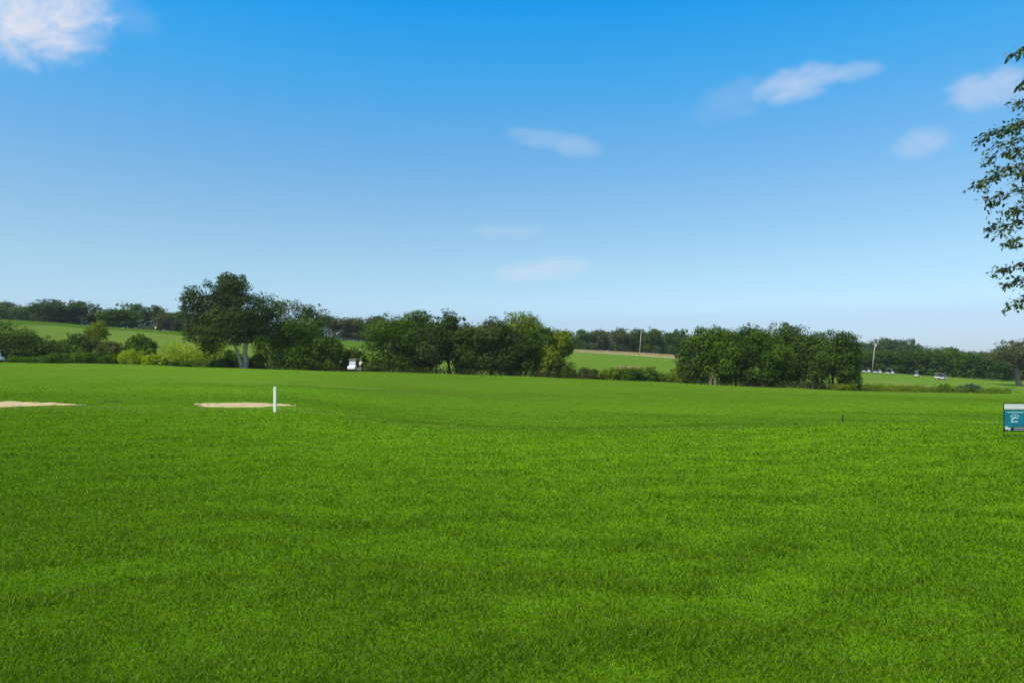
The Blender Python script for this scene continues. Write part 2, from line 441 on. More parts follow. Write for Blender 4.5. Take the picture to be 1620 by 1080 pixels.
M['path'] = make_simple('path_concrete', (.55, .52, .46), .9, 0, .12, .6, .2, .2)
M['dirt'] = make_simple('dry_grass', (.20, .165, .075), 1., 0, .45, 1.2, .8, .1)
M['white_paint'] = make_simple('white_paint', (.72, .74, .62), .45, 0, .04, 9.0)
M['cart_white'] = make_simple('cart_white', (.70, .70, .69), .3, 0, .03, 4.0)
M['cart_beige'] = make_simple('cart_beige', (.62, .56, .46), .5, 0, .05, 4.0)
M['black_metal'] = make_simple('black_metal', (.018, .02, .02), .45, .3, .2, 12.0)
M['rubber'] = make_simple('rubber', (.02, .02, .021), .85, 0, .2, 12.0)
M['seat_vinyl'] = make_simple('seat_vinyl', (.10, .095, .09), .6, 0, .15, 8.0)
M['screen'] = make_simple('windshield', (.42, .45, .48), .2, 0, .05, 4.0)
M['pole_wood'] = make_simple('pole_wood', (.34, .30, .25), .9, 0, .25, 3.0, .4, .2)
M['grey_metal'] = make_simple('grey_metal', (.55, .56, .57), .4, .2, .1, 5.0)
M['sign_white'] = make_simple('sign_white', (.74, .77, .74), .4, 0, .03, 8.0)
M['sign_teal'] = make_simple('sign_teal', (.004, .16, .25), .35, 0, .18, 5.0)
M['sign_navy'] = make_simple('sign_navy', (.008, .022, .04), .35, 0, .1, 5.0)
M['sign_light'] = make_simple('sign_light', (.40, .66, .70), .4, 0, .05, 8.0)
M['sign_grey'] = make_simple('sign_grey', (.45, .48, .47), .5, 0, .08, 8.0)
M['skin'] = make_simple('skin', (.42, .25, .17), .6, 0, .06, 12.0)
M['shirt'] = make_simple('white_cloth', (.78, .79, .80), .85, 0, .06, 10.0)
M['shorts'] = make_simple('dark_cloth', (.02, .024, .035), .9, 0, .12, 10.0)
M['shoe'] = make_simple('brown_leather', (.16, .10, .06), .7, 0, .15, 10.0)
M['hair'] = make_simple('dark_hair', (.02, .015, .012), .8, 0, .2, 20.0)

# ------------------------------------------------------------------ the ground: one sheet from behind the camera to the horizon
ys = np.concatenate([np.linspace(-40, 2, 22), np.exp(np.linspace(math.log(2.4), math.log(29.0), 150)), np.linspace(29.08, 38, 110),
                     np.exp(np.linspace(math.log(38.3), math.log(340.), 330)), np.exp(np.linspace(math.log(350.), math.log(3000.), 60))])
sx = np.linspace(-1, 1, 420)
wid = np.where(ys < 0, 30., 30. + 1.35 * np.maximum(ys, 0))
GX = sx[None, :] * wid[:, None]; GY = np.repeat(ys[:, None], len(sx), 1)
# finer columns over the sand
GZ = Z(GX, GY)
V3 = np.stack([GX, GY, GZ], -1).reshape(-1, 3)
nr, nc = GX.shape
idx = np.arange(nr * nc).reshape(nr, nc)
quads = np.stack([idx[:-1, :-1], idx[:-1, 1:], idx[1:, 1:], idx[1:, :-1]], -1).reshape(-1, 4)
me = np_mesh('ground', V3, quads, smooth=True)
ca = me.color_attributes.new('turf', 'FLOAT_COLOR', 'POINT')
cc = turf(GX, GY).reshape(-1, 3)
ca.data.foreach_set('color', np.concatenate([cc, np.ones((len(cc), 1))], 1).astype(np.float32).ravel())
tag(link('ground', me, M['ground']), kind='structure')

# sand of the two bunkers, lying in hollows of the turf
for k, (cx, cy, a, b, sd) in enumerate(BUNKERS):
    rr = np.linspace(0, 1.0, 30); th = np.linspace(0, 2 * np.pi, 480, endpoint=False)
    rg, tg = np.meshgrid(rr, th, indexing='ij')
    wob = 1 + .09 * np.sin(3 * tg + sd) + .07 * np.sin(5 * tg + 2 * sd) + .04 * np.sin(11 * tg + sd) + .03 * np.sin(23 * tg) + .03 * np.sin(41 * tg + 1.3 * sd) + .02 * np.sin(67 * tg)
    x = cx + a * rg * wob * np.cos(tg); y = cy + b * rg * wob * np.sin(tg)
    z = Z(x, y) + .022 * (1 - rg ** 6) - .004 * rg ** 6 + .008 * np.sin(x * 5 + y * 3) * np.sin(y * 7)
    n = len(th); ii = np.arange(len(rr) * n).reshape(len(rr), n)
    q = np.stack([ii[:-1], ii[1:], np.roll(ii, -1, 1)[1:], np.roll(ii, -1, 1)[:-1]], -1).reshape(-1, 4)
    tag(link('sand_bunker', np_mesh('sand_bunker', np.stack([x, y, z], -1).reshape(-1, 3), q, smooth=True), M['sand']),
        ('long pale sand bunker at the left edge of the fairway' if k == 0 else 'small crescent sand bunker behind the white post'), 'sand bunker', 'sand bunkers cut into the fairway', 'structure')

def strip(name, mat, pts, width, lift, label=None, cat=None, kind='structure', seed=0, rag=0.0):
    """a path-like sheet following the terrain along (px, depth) points"""
    P = np.array([[(p - 810) / F * d, d] for p, d in pts])
    t = np.concatenate([[0], np.cumsum(np.linalg.norm(np.diff(P, axis=0), axis=1))])
    s = np.linspace(0, t[-1], max(40, int(t[-1] / .8)))
    C = np.stack([np.interp(s, t, P[:, 0]), np.interp(s, t, P[:, 1])], 1)
    for _ in range(6): C[1:-1] = (C[:-2] + 2 * C[1:-1] + C[2:]) / 4
    T = np.gradient(C, axis=0); T /= np.linalg.norm(T, axis=1, keepdims=True); N = np.stack([-T[:, 1], T[:, 0]], 1)
    rs = np.random.RandomState(seed); wv = np.linspace(-.5, .5, 7)
    wid_ = width * (1 + rag * np.convolve(rs.randn(len(s)), np.ones(5) / 5, 'same'))
    tap = np.minimum(1, np.minimum(s, t[-1] - s) / (width * 1.5) + .05) if rag else np.ones(len(s))
    XY = C[:, None] + N[:, None] * (wv[None, :, None] * (wid_ * tap)[:, None, None])
    zz = Z(XY[..., 0], XY[..., 1]) + lift * (1 - (2 * np.abs(wv)) ** 4)[None]
    n, k = XY.shape[:2]; ii = np.arange(n * k).reshape(n, k)
    q = np.stack([ii[:-1, :-1], ii[1:, :-1], ii[1:, 1:], ii[:-1, 1:]], -1).reshape(-1, 4)
    o = link(name, np_mesh(name, np.concatenate([XY, zz[..., None]], -1).reshape(-1, 3), q, smooth=True), mat)
    return tag(o, label, cat, None, kind)

strip('cart_path', M['path'], [(860, 292), (925, 300), (1000, 296), (1065, 288), (1140, 276), (1230, 262)], 2.6, .06)
strip('dirt_bank', M['dirt'], [(880, 304), (940, 308), (1010, 306), (1075, 300), (1140, 290), (1200, 282)], 9.0, 1.15, rag=.25, seed=3)
strip('sand_patch', M['dirt'], [(978, 186), (997, 187), (1016, 187)], 4.0, .5, rag=.2, seed=5)

# ------------------------------------------------------------------ summer haze
HAZE = 0.00011
if HAZE:
    bm = bmesh.new(); add_box(bm, (0, 1480, 15), (9000, 3100, 100)); me = bm_mesh('haze', bm)
    m = bpy.data.materials.new('haze'); m.use_nodes = True; m.node_tree.nodes.clear(); hb_ = NT(m.node_tree)
    pv = hb_.n('ShaderNodeVolumePrincipled'); pv.inputs['Color'].default_value = (.80, .90, 1.0, 1); pv.inputs['Density'].default_value = HAZE; pv.inputs['Anisotropy'].default_value = .1
    ho = hb_.n('ShaderNodeOutputMaterial'); hb_.t.links.new(pv.outputs[0], ho.inputs['Volume'])
    tag(link('haze', me, m), 'thin blue summer haze over the far fairways and woods', 'haze', None, 'stuff')

# ------------------------------------------------------------------ grass blades
def make_grass():
    rng = np.random.RandomState(11)
    N = 1250000
    u = rng.uniform(-.98, .98, N); D = np.exp(rng.uniform(math.log(3.3), math.log(111.0), N))
    x = u * D; y = D
    keep = np.ones(N, bool)
    for k in range(2): keep &= bunker_r(x, y, k) > 1.0
    x, y, D = x[keep], y[keep], D[keep]; N = len(x)
    lawn_t = 1 - smooth01((D - 24) / 8)
    h = (.022 + .011 * lawn_t) * (1 - .62 * smooth01((D - 36) / 50)) * rng.uniform(.55, 1.35, N)
    tuft = np.sin(x * 2.1 + 3 * np.sin(y * .7)) * np.sin(y * 2.7 + 2 * np.sin(x * .9))
    tuft2 = np.sin(x * 5.3 + 2 * np.sin(y * 3.1 + x)) * np.sin(y * 6.1 + 2 * np.sin(x * 2.7))
    xr = x * .97 + y * .24; yr = y * .97 - x * .24
    st = np.sin(yr * 4.6 + 1.9 * np.sin(xr * .9) + 1.3 * np.sin(xr * 2.3 + 1)) * (.5 + .5 * np.sin(xr * 1.15 + 2.2 * np.sin(yr * .8)))
    h *= (1 + .14 * tuft + .26 * tuft2) * (1 + .38 * np.clip(st, -.4, 1) * lawn_t)
    lip = np.zeros(N)
    for k in range(2):
        r = bunker_r(x, y, k); lip = np.maximum(lip, np.exp(-((r - 1.0) / .05) ** 2) * (y > BUNKERS[k][1]))
    h *= 1 + 2.6 * lip
    wd = np.maximum(.0030, .00082 * D) * rng.uniform(.7, 1.4, N)
    a = rng.uniform(0, 2 * np.pi, N); lean = rng.uniform(.2, 1.7, N) * h
    la = a + rng.uniform(-1.2, 1.2, N) + np.pi / 2
    z = Z(x, y) - .004
    sx_, sy_ = np.cos(a) * wd / 2, np.sin(a) * wd / 2
    lx, ly = np.cos(la) * lean, np.sin(la) * lean
    V_ = np.empty((N, 5, 3), np.float32)
    V_[:, 0] = np.stack([x - sx_, y - sy_, z], 1); V_[:, 1] = np.stack([x + sx_, y + sy_, z], 1)
    V_[:, 2] = np.stack([x + .85 * sx_ + .35 * lx, y + .85 * sy_ + .35 * ly, z + .62 * h], 1)
    V_[:, 3] = np.stack([x - .85 * sx_ + .35 * lx, y - .85 * sy_ + .35 * ly, z + .62 * h], 1)
    V_[:, 4] = np.stack([x + lx, y + ly, z + h * .98], 1)
    base = np.arange(N)[:, None] * 5
    me = np_mesh('grass', V_.reshape(-1, 3), base + np.array([0, 1, 2, 3]), base + np.array([3, 2, 4]))
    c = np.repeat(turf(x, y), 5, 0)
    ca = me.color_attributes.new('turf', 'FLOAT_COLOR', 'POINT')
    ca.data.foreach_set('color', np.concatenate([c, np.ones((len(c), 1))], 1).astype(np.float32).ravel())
    ra = me.attributes.new('rnd', 'FLOAT', 'POINT')
    ra.data.foreach_set('value', np.repeat(rng.rand(N), 5).astype(np.float32))
    tag(link('grass', me, M['blades']), 'short green mown grass covering the lawn and fairway', 'grass', None, 'stuff')
make_grass()

# ------------------------------------------------------------------ trees and shrubs
def unit(v): return v / np.maximum(np.linalg.norm(v, axis=-1, keepdims=True), 1e-9)

def foliage(name, rng, lobes, n, leaf, zmin=.15):
    """n leaf clumps (folded leaf-sized faces) spread through the volumes of the lobes (cx,cy,cz,rx,ry,rz,weight)"""
    L = np.array([l[:7] for l in lobes], float)
    wgt = L[:, 6] * (L[:, 3] * L[:, 5]); wgt /= wgt.sum()
    k = rng.choice(len(L), n, p=wgt)
    d = unit(rng.randn(n, 3)); d[:, 2] += .12; d = unit(d)
    rad = np.where(rng.rand(n) < .72, .78 + .26 * rng.rand(n), rng.rand(n) ** .5 * .85)
    wob = 1 + .22 * np.sin(d[:, 0] * 5 + k * 1.7) * np.sin(d[:, 1] * 5 + k) + .16 * np.sin(d[:, 2] * 9 + k * 2.3)
    pos = L[k, :3] + d * L[k, 3:6] * (rad * wob)[:, None]
    ok = pos[:, 2] > zmin
    pos, d, k = pos[ok], d[ok], k[ok]; n = len(pos)
    nrm = unit(d * .75 + np.array([0, 0, .30]) + rng.randn(n, 3) * .55)
    t = unit(np.cross(nrm, rng.randn(n, 3))); b = np.cross(nrm, t)
    s = (leaf * rng.uniform(.55, 1.35, n))[:, None]; asp = rng.uniform(.45, .8, n)[:, None]
    v = np.empty((n, 4, 3))
    v[:, 0] = pos - t * s * .5
    v[:, 1] = pos + b * s * asp * .5 - nrm * s * .08
    v[:, 2] = pos + t * s * .5
    v[:, 3] = pos - b * s * asp * .5 - nrm * s * .08
    me = np_mesh(name, v.reshape(-1, 3), np.arange(n * 4).reshape(n, 4))
    lt = rng.rand(len(L))
    a = me.attributes.new('tint', 'FLOAT', 'FACE')
    a.data.foreach_set('value', np.clip(.55 * lt[k] + .45 * rng.rand(n), 0, 1).astype(np.float32))
    return me

def crown_lobes(rng, W, H, hb, N=20, top_sprigs=6, flat=.85, asym=0.0, skirt=0):
    cz, rz = (hb + H) / 2, (H - hb) / 2
    rx, ry = W / 2, W / 2 * flat
    out = []
    for i in range(N):
        d = unit(rng.randn(3)); d[2] = d[2] * .9 + .1
        f = rng.uniform(.45, .80)
        r = rng.uniform(.24, .42)
        q = min(rx, rz)
        c = np.array([d[0] * rx * f + asym * rx * .2, d[1] * ry * f, cz + d[2] * rz * f])
        lr = np.array([rx, ry, rz]) * r * .5 + q * r * .6
        # stay under the tree's own height and inside its width
        lr[2] = min(lr[2], max(.25 * q, H - c[2]))
        q2 = min(1.0, (c[0] / rx) ** 2 + (c[1] / ry) ** 2)
        cap = hb + (H - hb) * (.42 + .58 * math.sqrt(1 - .92 * q2)); c[2] = min(c[2], cap - lr[2] * .9)
        over = max(0, abs(c[0]) + lr[0] - rx * 1.03); c[0] -= np.sign(c[0]) * over
        out.append((*c, *lr, 1.0))
    for i in range(skirt):
        a = 2 * np.pi * (i + rng.rand() * .7) / skirt; f = rng.uniform(.45, .72); r = rng.uniform(.26, .36) * rx
        rzz = min(r * .9, .3 * (H - hb)); out.append((np.cos(a) * rx * f, np.sin(a) * ry * f, hb + rzz * rng.uniform(.7, 1.5), r, r, rzz, 1.0))
    out.append((0, 0, cz, rx * .6, ry * .6, rz * .7, .8))
    for i in range(top_sprigs):           # thin sprays that break the outline
        a = rng.uniform(0, 2 * np.pi); e = rng.uniform(.0, 1.2)
        d = np.array([np.cos(a) * np.cos(e), np.sin(a) * np.cos(e), np.sin(e)])
        f = rng.uniform(.84, .98); r = rng.uniform(.07, .15) * min(rx, rz)
        c = np.array([d[0] * rx * f, d[1] * ry * f, cz + d[2] * rz * f])
        c[2] = min(c[2], H - r * .6)
        out.append((*c, r * 1.3, r, r * .9, .5))
    return out

def limbs_mesh(name, rng, base_r, trunks, lobes, lean=0.0):
    """tapered trunk(s) from the ground with limbs out to the lobes"""
    bm = bmesh.new()
    tops = []
    for (bx, by, tx, ty, tz, r) in trunks:
        pts, rad = [], []
        for i in range(7):
            f = i / 6
            jx, jy = (rng.randn(2) * r * .35 if 0 < i < 6 else (0, 0))
            pts.append((bx + (tx - bx) * f ** 1.2 + jx, by + (ty - by) * f ** 1.2 + jy, -.3 + (tz + .3) * f))
            rad.append(r * (1.25 if i == 0 else 1 - .5 * f))
        add_tube(bm, pts, rad, 9); tops.append((pts, rad))
    for l in lobes[:14]:
        pts0, rad0 = tops[rng.randint(len(tops))]
        k = rng.randint(3, 7); p0 = Vector(pts0[k]); r0 = rad0[k] * .55
        p1 = Vector(l[:3]); mid = p0.lerp(p1, .5) + Vector((0, 0, -.08 * (p1 - p0).length)) + Vector(rng.randn(3) * .12)
        add_tube(bm, [p0, p0.lerp(mid, .5) + Vector(rng.randn(3) * .06), mid, p1], [r0, r0 * .75, r0 * .5, r0 * .18], 6)
    return bm_mesh(name, bm, True)

TREE_REPORT = []
def tree(name, label, cat, px, D, wpx, top, leaf_mat, group=None, seed=0, hb=.16, N=20, sprigs=7, n=13000, leaf=.31, bark='bark', trunks=None, flat=.85, zbase=None, lobes=None, trunk_r=None, skirt=7):
    rng = np.random.RandomState(seed + int(px) * 7 + int(D))
    p = gp(px, D); W = wpx * D / F; H = ztop(top, D) - p.z
    TREE_REPORT.append((name, px, D, round(W, 1), round(H, 1)))
    H = max(H, .8)
    root = empty(name, p); tag(root, label, cat, group)
    L = lobes(W, H, rng) if lobes else crown_lobes(rng, W, H, H * hb, N, sprigs, flat, skirt=skirt)
    r = trunk_r or max(.05, H * .022)
    if trunks is None: trunks = [(0, 0, rng.uniform(-.06, .06) * W, 0, H * .55, r)]
    link('foliage' if 'shrub' in name else 'crown', foliage(name + '_crown', rng, L, n, leaf), M[leaf_mat], root)
    link('stem' if 'shrub' in name else 'trunk', limbs_mesh(name + '_trunk', rng, r, trunks, L), M[bark], root)
    return root

G1 = 'trees along the far edge of the fairway'
# the big oak with its forked trunk
def oak_lobes(W, H, rng):
    out = []
    def P(px, py, rx, rz, wt=1.0, y=0.0):
        x = (px - 388) / F * 114; z = H - (py - 433) / F * 114
        out.append((x, y, z, rx / F * 114, rx / F * 114 * .9, rz / F * 114, wt))
    P(345, 505, 40, 30); P(330, 485, 32, 26, 1, 1.5); P(365, 465, 30, 26, 1, -.5); P(395, 500, 40, 32, 1, -1); P(375, 518, 42, 26, 1, -1.5)
    P(420, 500, 24, 30, 1, 1); P(355, 470, 24, 20, 1, 2.5); P(338, 532, 28, 19, 1, -2); P(378, 532, 24, 15, 1, .5); P(310, 475, 22, 16, .9, -1)
    P(300, 492, 18, 14, .7, .5); P(318, 515, 22, 18, .9, 1); P(305, 525, 14, 16, .7, -1); P(325, 548, 14, 14, .8, 1); P(412, 524, 18, 16, .8, -1.5)
    P(360, 446, 16, 11, .8); P(378, 452, 16, 13, .8, -1); P(352, 455, 12, 12, .7, 1)
    for (a, b, r) in ((362, 437, 7), (349, 440, 6), (371, 441, 7), (385, 446, 6), (391, 456, 7), (388, 440, 5), (396, 470, 6), (336, 452, 7), (312, 458, 7), (300, 464, 6), (290, 474, 6), (285, 486, 6), (287, 500, 5), (298, 456, 4), (430, 480, 7), (400, 478, 9)):
        P(a, b, r * 1.3, r, .5, rng.uniform(-2, 2))
    return out
tree('oak_tree', 'tallest broad oak with pale forked trunk standing before yellow-green bushes', 'tree', 388, 114, 150, 433, 'leaf_oak', G1, 5, n=44000, leaf=.29, bark='bark_pale',
     trunks=[(.05, -.2, .3, -.5, 9.0, .42), (-.35, -.3, -2.6, -1.2, 7.5, .26)], lobes=oak_lobes)

for (name, label, px, D, wpx, top, lm, kw) in [
    ('tree', 'dark spreading tree at the far left end, behind the golf cart at the frame edge', 12, 118, 110, 508, 'leaf_dark', dict(hb=.05)),
    ('tree', 'low dark blue-green tree just right of the leftmost golf cart', 66, 120, 70, 529, 'leaf_dark', dict(hb=.04)),
    ('tree', 'rounded dark green tree left of the pale sapling', 118, 121, 74, 527, 'leaf_dark', dict(hb=.04)),
    ('sapling', 'pale thin sapling rising above the dark bushes on the left, hill behind it', 154, 127, 42, 502, 'leaf_yellow', dict(hb=.2, n=3900, N=12)),
    ('tree', 'olive drab bushy tree under the pale sapling', 178, 121, 64, 540, 'leaf_brown', dict(hb=.04)),
    ('tree', 'small round dark tree beside the yellow-green bush left of the oak', 223, 117.5, 52, 529, 'leaf_mid', dict(hb=.05)),
    ('tree', 'loose dark tree showing above and between the oak and the round green tree', 455, 150, 84, 472, 'leaf_oak', dict(hb=.3, n=5200, sprigs=16, N=10, skirt=0)),
    ('tree', 'sparse dark tree with ragged open top right of the oak', 497, 152, 56, 478, 'leaf_oak', dict(hb=.35, n=5400, sprigs=12, N=9, skirt=0)),
    ('tree', 'large round green tree right of the oak, leaves down to the ground', 474, 117, 112, 499, 'leaf_mid', dict(hb=.05, n=19500, N=26)),
    ('tree', 'lower dark green tree on the right flank of the round green tree', 515, 116, 54, 530, 'leaf_dark', dict(hb=.04)),
    ('tree', 'dark bushy tree directly behind the white golf cart and golfer', 560, 120, 62, 549, 'leaf_dark', dict(hb=.04)),
    ('tree', 'broad mid-green tree at the left end of the central grove', 622, 118.5, 96, 494, 'leaf_mid', dict(hb=0.088, n=19500)),
    ('tree', 'dark narrow-crowned tree second from the left in the central grove', 664, 121, 84, 490, 'leaf_dark', dict(hb=0.132, n=16500)),
    ('tree', 'dark tree with leaning trunk near the middle of the central grove', 690, 117, 84, 506, 'leaf_oak', dict(hb=.2, n=16500, sprigs=10)),
    ('tree', 'tall thin-topped tree whose open twigs stand highest in the central grove', 711, 123, 62, 484, 'leaf_oak', dict(hb=.3, n=6900, N=9, sprigs=18, skirt=0)),
    ('tree', 'very dark tree right of the thin-topped one in the central grove', 745, 118.5, 82, 508, 'leaf_dark', dict(hb=0.176, n=16500)),
    ('tree', 'blue-black dense tree in front of the tall yellow-green tree', 790, 117, 86, 511, 'leaf_oak', dict(hb=0.176, n=18000)),
    ('tree', 'olive-topped tree behind the dark front row of the central grove', 776, 125, 76, 498, 'leaf_brown', dict(hb=.2)),
    ('tree', 'tall yellow-green tree crowning the right half of the central grove', 822, 126, 92, 492, 'leaf_yellow', dict(hb=.2, n=18000, sprigs=10)),
    ('tree', 'dark tree at the front right of the central grove below the yellow-green top', 832, 117.5, 78, 520, 'leaf_dark', dict(hb=0.154, n=15000)),
    ('tree', 'mid-green tree behind the right end of the central grove', 866, 123, 58, 512, 'leaf_mid', dict(hb=.2)),
    ('tree', 'bright yellow-green tree sticking out at the right end of the central grove', 893, 122, 40, 516, 'leaf_yellow', dict(hb=.4, n=6500, N=12, skirt=0)),
    ('tree', 'small bright green tree low at the right foot of the central grove', 873, 116.5, 48, 543, 'leaf_yellow', dict(hb=0.132, n=7800, N=14)),
    ('tree', 'green tree forming the left end of the right-hand grove', 1093, 117.5, 70, 529, 'leaf_dark', dict(hb=0.088, n=13500)),
    ('tree', 'domed tree with two pale trunks in the right-hand grove', 1132, 117, 96, 513, 'leaf_mid', dict(hb=0.154, n=21000, bark='bark', trunks=[(-1.5, -2.6, -.8, .2, 5.5, .18), (-.85, -2.5, .4, .2, 5.5, .15)])),
    ('tree', 'dark tree behind the two pale trunks in the right-hand grove', 1164, 121, 76, 512, 'leaf_dark', dict(hb=0.110, n=15000)),
    ('tree', 'sparse-topped tree poking above the right-hand grove left of its middle', 1190, 125, 44, 509, 'leaf_dark', dict(hb=.3, n=5400, N=8, sprigs=12, skirt=0)),
    ('tree', 'full green tree at the middle front of the right-hand grove', 1206, 117.5, 92, 520, 'leaf_mid', dict(hb=0.154, n=18000)),
    ('tree', 'tallest twiggy-topped tree at the middle back of the right-hand grove', 1238, 122, 80, 506, 'leaf_dark', dict(hb=0.132, n=15000, sprigs=16)),
    ('tree', 'green tree with several thin dark trunks right of middle in the right-hand grove', 1276, 118.5, 76, 527, 'leaf_dark', dict(hb=.2, n=13500, bark='bark_dark', trunks=[(-.8, -2, -.6, 0, 5, .14), (.1, -2.2, .6, 0, 5, .15), (1.2, -2, 1.6, 0, 5, .12)])),
    ('tree', 'dark smooth-domed tree at the right end of the right-hand grove', 1316, 117.5, 88, 518, 'leaf_dark', dict(hb=0.132, n=18000, bark='bark_dark')),
    ('tree', 'lower dark tree sloping down at the right tip of the right-hand grove', 1343, 116.5, 46, 540, 'leaf_dark', dict(hb=0.088, n=9000)),
]:
    tree(name, label, 'tree', px, D, wpx, top, lm, G1, 1, **kw)

G2 = 'shrubs in the creek bed beyond the fairway'
for (label, px, D, wpx, top, lm, kw) in [
    ('low leafy shrub at the far left beside the golf cart', 40, 114, 60, 562, 'leaf_mid', {}),
    ('low dull green shrub left of the pale sapling', 92, 114, 62, 556, 'leaf_mid', {}),
    ('low shrub with upright sprigs below the pale sapling', 140, 113.8, 56, 551, 'leaf_mid', dict(sprigs=9)),
    ('low green shrub between the sapling and the bright round shrubs', 172, 113.6, 40, 557, 'leaf_mid', {}),
    ('bright green rounded shrub, left one of the two at the lawn edge', 210, 112.8, 46, 552, 'leaf_bright', {}),
    ('bright green rounded shrub, right one of the two at the lawn edge', 245, 112.8, 48, 557, 'leaf_bright', {}),
    ('low green tuft of shrub at the left foot of the yellow-green bush', 285, 113, 46, 569, 'leaf_mid', {}),
    ('wide glowing yellow-green bush left of the oak trunk', 290, 117.5, 92, 533, 'leaf_bright', dict(n=6000)),
    ('yellow-green bush behind the left limb of the oak', 336, 120, 54, 530, 'leaf_bright', {}),
    ('small yellow-green bush seen between oak trunk and left limb', 367, 119, 44, 550, 'leaf_bright', {}),
    ('dark low shrub under the left side of the oak', 350, 115.5, 40, 565, 'leaf_dark', {}),
    ('upright yellow-green bush behind the right side of the oak', 424, 121, 54, 520, 'leaf_bright', {}),
    ('dull yellow shrub at the right foot of the oak', 406, 117, 34, 560, 'leaf_yellow', {}),
    ('dark low shrub just right of the white golf cart', 598, 116, 48, 566, 'leaf_dark', {}),
    ('bright tuft of shrub high on the bank right of the golf cart', 602, 119, 16, 556, 'leaf_bright', dict(n=800)),
    ('yellowish shrub between the left trunks of the central grove', 655, 124, 50, 566, 'leaf_yellow', {}),
    ('yellowish shrub under the middle of the central grove', 740, 125, 44, 568, 'leaf_yellow', {}),
    ('pale green shrub under the right part of the central grove', 806, 124, 44, 572, 'leaf_yellow', {}),
    ('brown-green shrub at the right foot of the central grove', 858, 116, 40, 582, 'leaf_brown', {}),
    ('mid-green shrub at the left end of the hedge of creek shrubs', 896, 116.5, 50, 571, 'leaf_mid', {}),
    ('brown dry shrub in the left part of the hedge of creek shrubs', 930, 116.5, 46, 579, 'leaf_brown', {}),
    ('green shrub left of middle in the hedge of creek shrubs', 962, 116, 44, 580, 'leaf_yellow', {}),
    ('darkest rounded shrub in the hedge of creek shrubs', 1000, 115.6, 52, 578, 'leaf_mid', {}),
    ('dark green shrub right of the darkest one in the hedge', 1028, 115.6, 44, 579, 'leaf_mid', {}),
    ('low yellowish shrub at the right end of the hedge, against the right grove', 1056, 116, 44, 586, 'leaf_yellow', {}),
    ('dark low shrub at the left foot of the right-hand grove', 1085, 116.5, 40, 592, 'leaf_dark', {}),
    ('low brown-green shrub beneath the middle of the right-hand grove', 1205, 121, 60, 592, 'leaf_brown', {}),
    ('bright low shrub under the right trunks of the right-hand grove', 1290, 121, 50, 597, 'leaf_yellow', {}),
    ('bright green low shrub at the right tip of the right-hand grove', 1335, 115.5, 50, 603, 'leaf_yellow', {}),
    ('yellow-green creek shrub nearest the right-hand grove', 1378, 121, 52, 607, 'leaf_yellow', {}),
    ('olive creek shrub below the cart with a tan roof', 1412, 121, 50, 608, 'leaf_yellow', {}),
    ('green creek shrub below the brown bare patch', 1450, 120, 54, 608, 'leaf_yellow', {}),
    ('darker green creek shrub below the pair of parked carts', 1490, 120, 54, 606, 'leaf_mid', {}),
    ('grey blue-green creek shrub, the only bluish one', 1535, 120, 56, 606, 'leaf_blue', {}),
    ('last low creek shrub at right, before the lone oak', 1578, 121, 44, 612, 'leaf_mid', {}),
]:
    kk = dict(n=3800, leaf=.24, N=11, sprigs=6, hb=.0, bark='bark_dark'); kk.update(kw)
    tree('shrub', label, 'shrub', px, D, wpx, top, lm, G2, 3, **kk)

# the lone oak at the right edge
tree('oak_tree', 'lone oak with a thick pale trunk on the far right fairway', 'tree', 1612, 200, 108, 534, 'leaf_farwarm', None, 8, hb=.33, n=9000, leaf=.45, N=16, sprigs=16, skirt=0, bark='bark', trunk_r=.75)

# far trees: a few meshes, copied, each its own object
FAR = []
for i in range(7):
    rng = np.random.RandomState(900 + i)
    L = crown_lobes(rng, 10, 10, 10 * (.04 if i < 5 else .35), 16 if i < 5 else 9, 8 if i < 5 else 18, .9, skirt=7 if i < 5 else 0)
    FAR.append((foliage('far_crown', rng, L, 7500 if i < 5 else 3000, .5), limbs_mesh('far_trunk', rng, .2, [(0, 0, .4, 0, 6, .2)], L)))
far_cache = {}
def far_tree(label, px, D, wpx, top, lm, v, group):
    key = (v, lm)
    if key not in far_cache:
        root = empty('tree', (0, 0, 0))
        cm = FAR[v][0].copy(); cm.materials.clear(); cm.materials.append(M[lm])
        c = link('crown', cm, None, root); t = link('trunk', FAR[v][1], M['bark'], root)
        far_cache[key] = root; o = root
    else:
        src = far_cache[key]
        o = src.copy(); COL.objects.link(o)
        for ch in src.children:
            c = ch.copy(); COL.objects.link(c); c.parent = o
    p = gp(px, D); W = wpx * D / F; H = max(3.0, ztop(top, D) - p.z)
    TREE_REPORT.append(('far', px, D, round(W, 1), round(H, 1)))
    o.location = p; o.rotation_euler = (0, 0, (px * 1.7) % 6.28); o.scale = (W / 10, W / 10, H / 10)
    tag(o, label, 'tree', group)
    return o

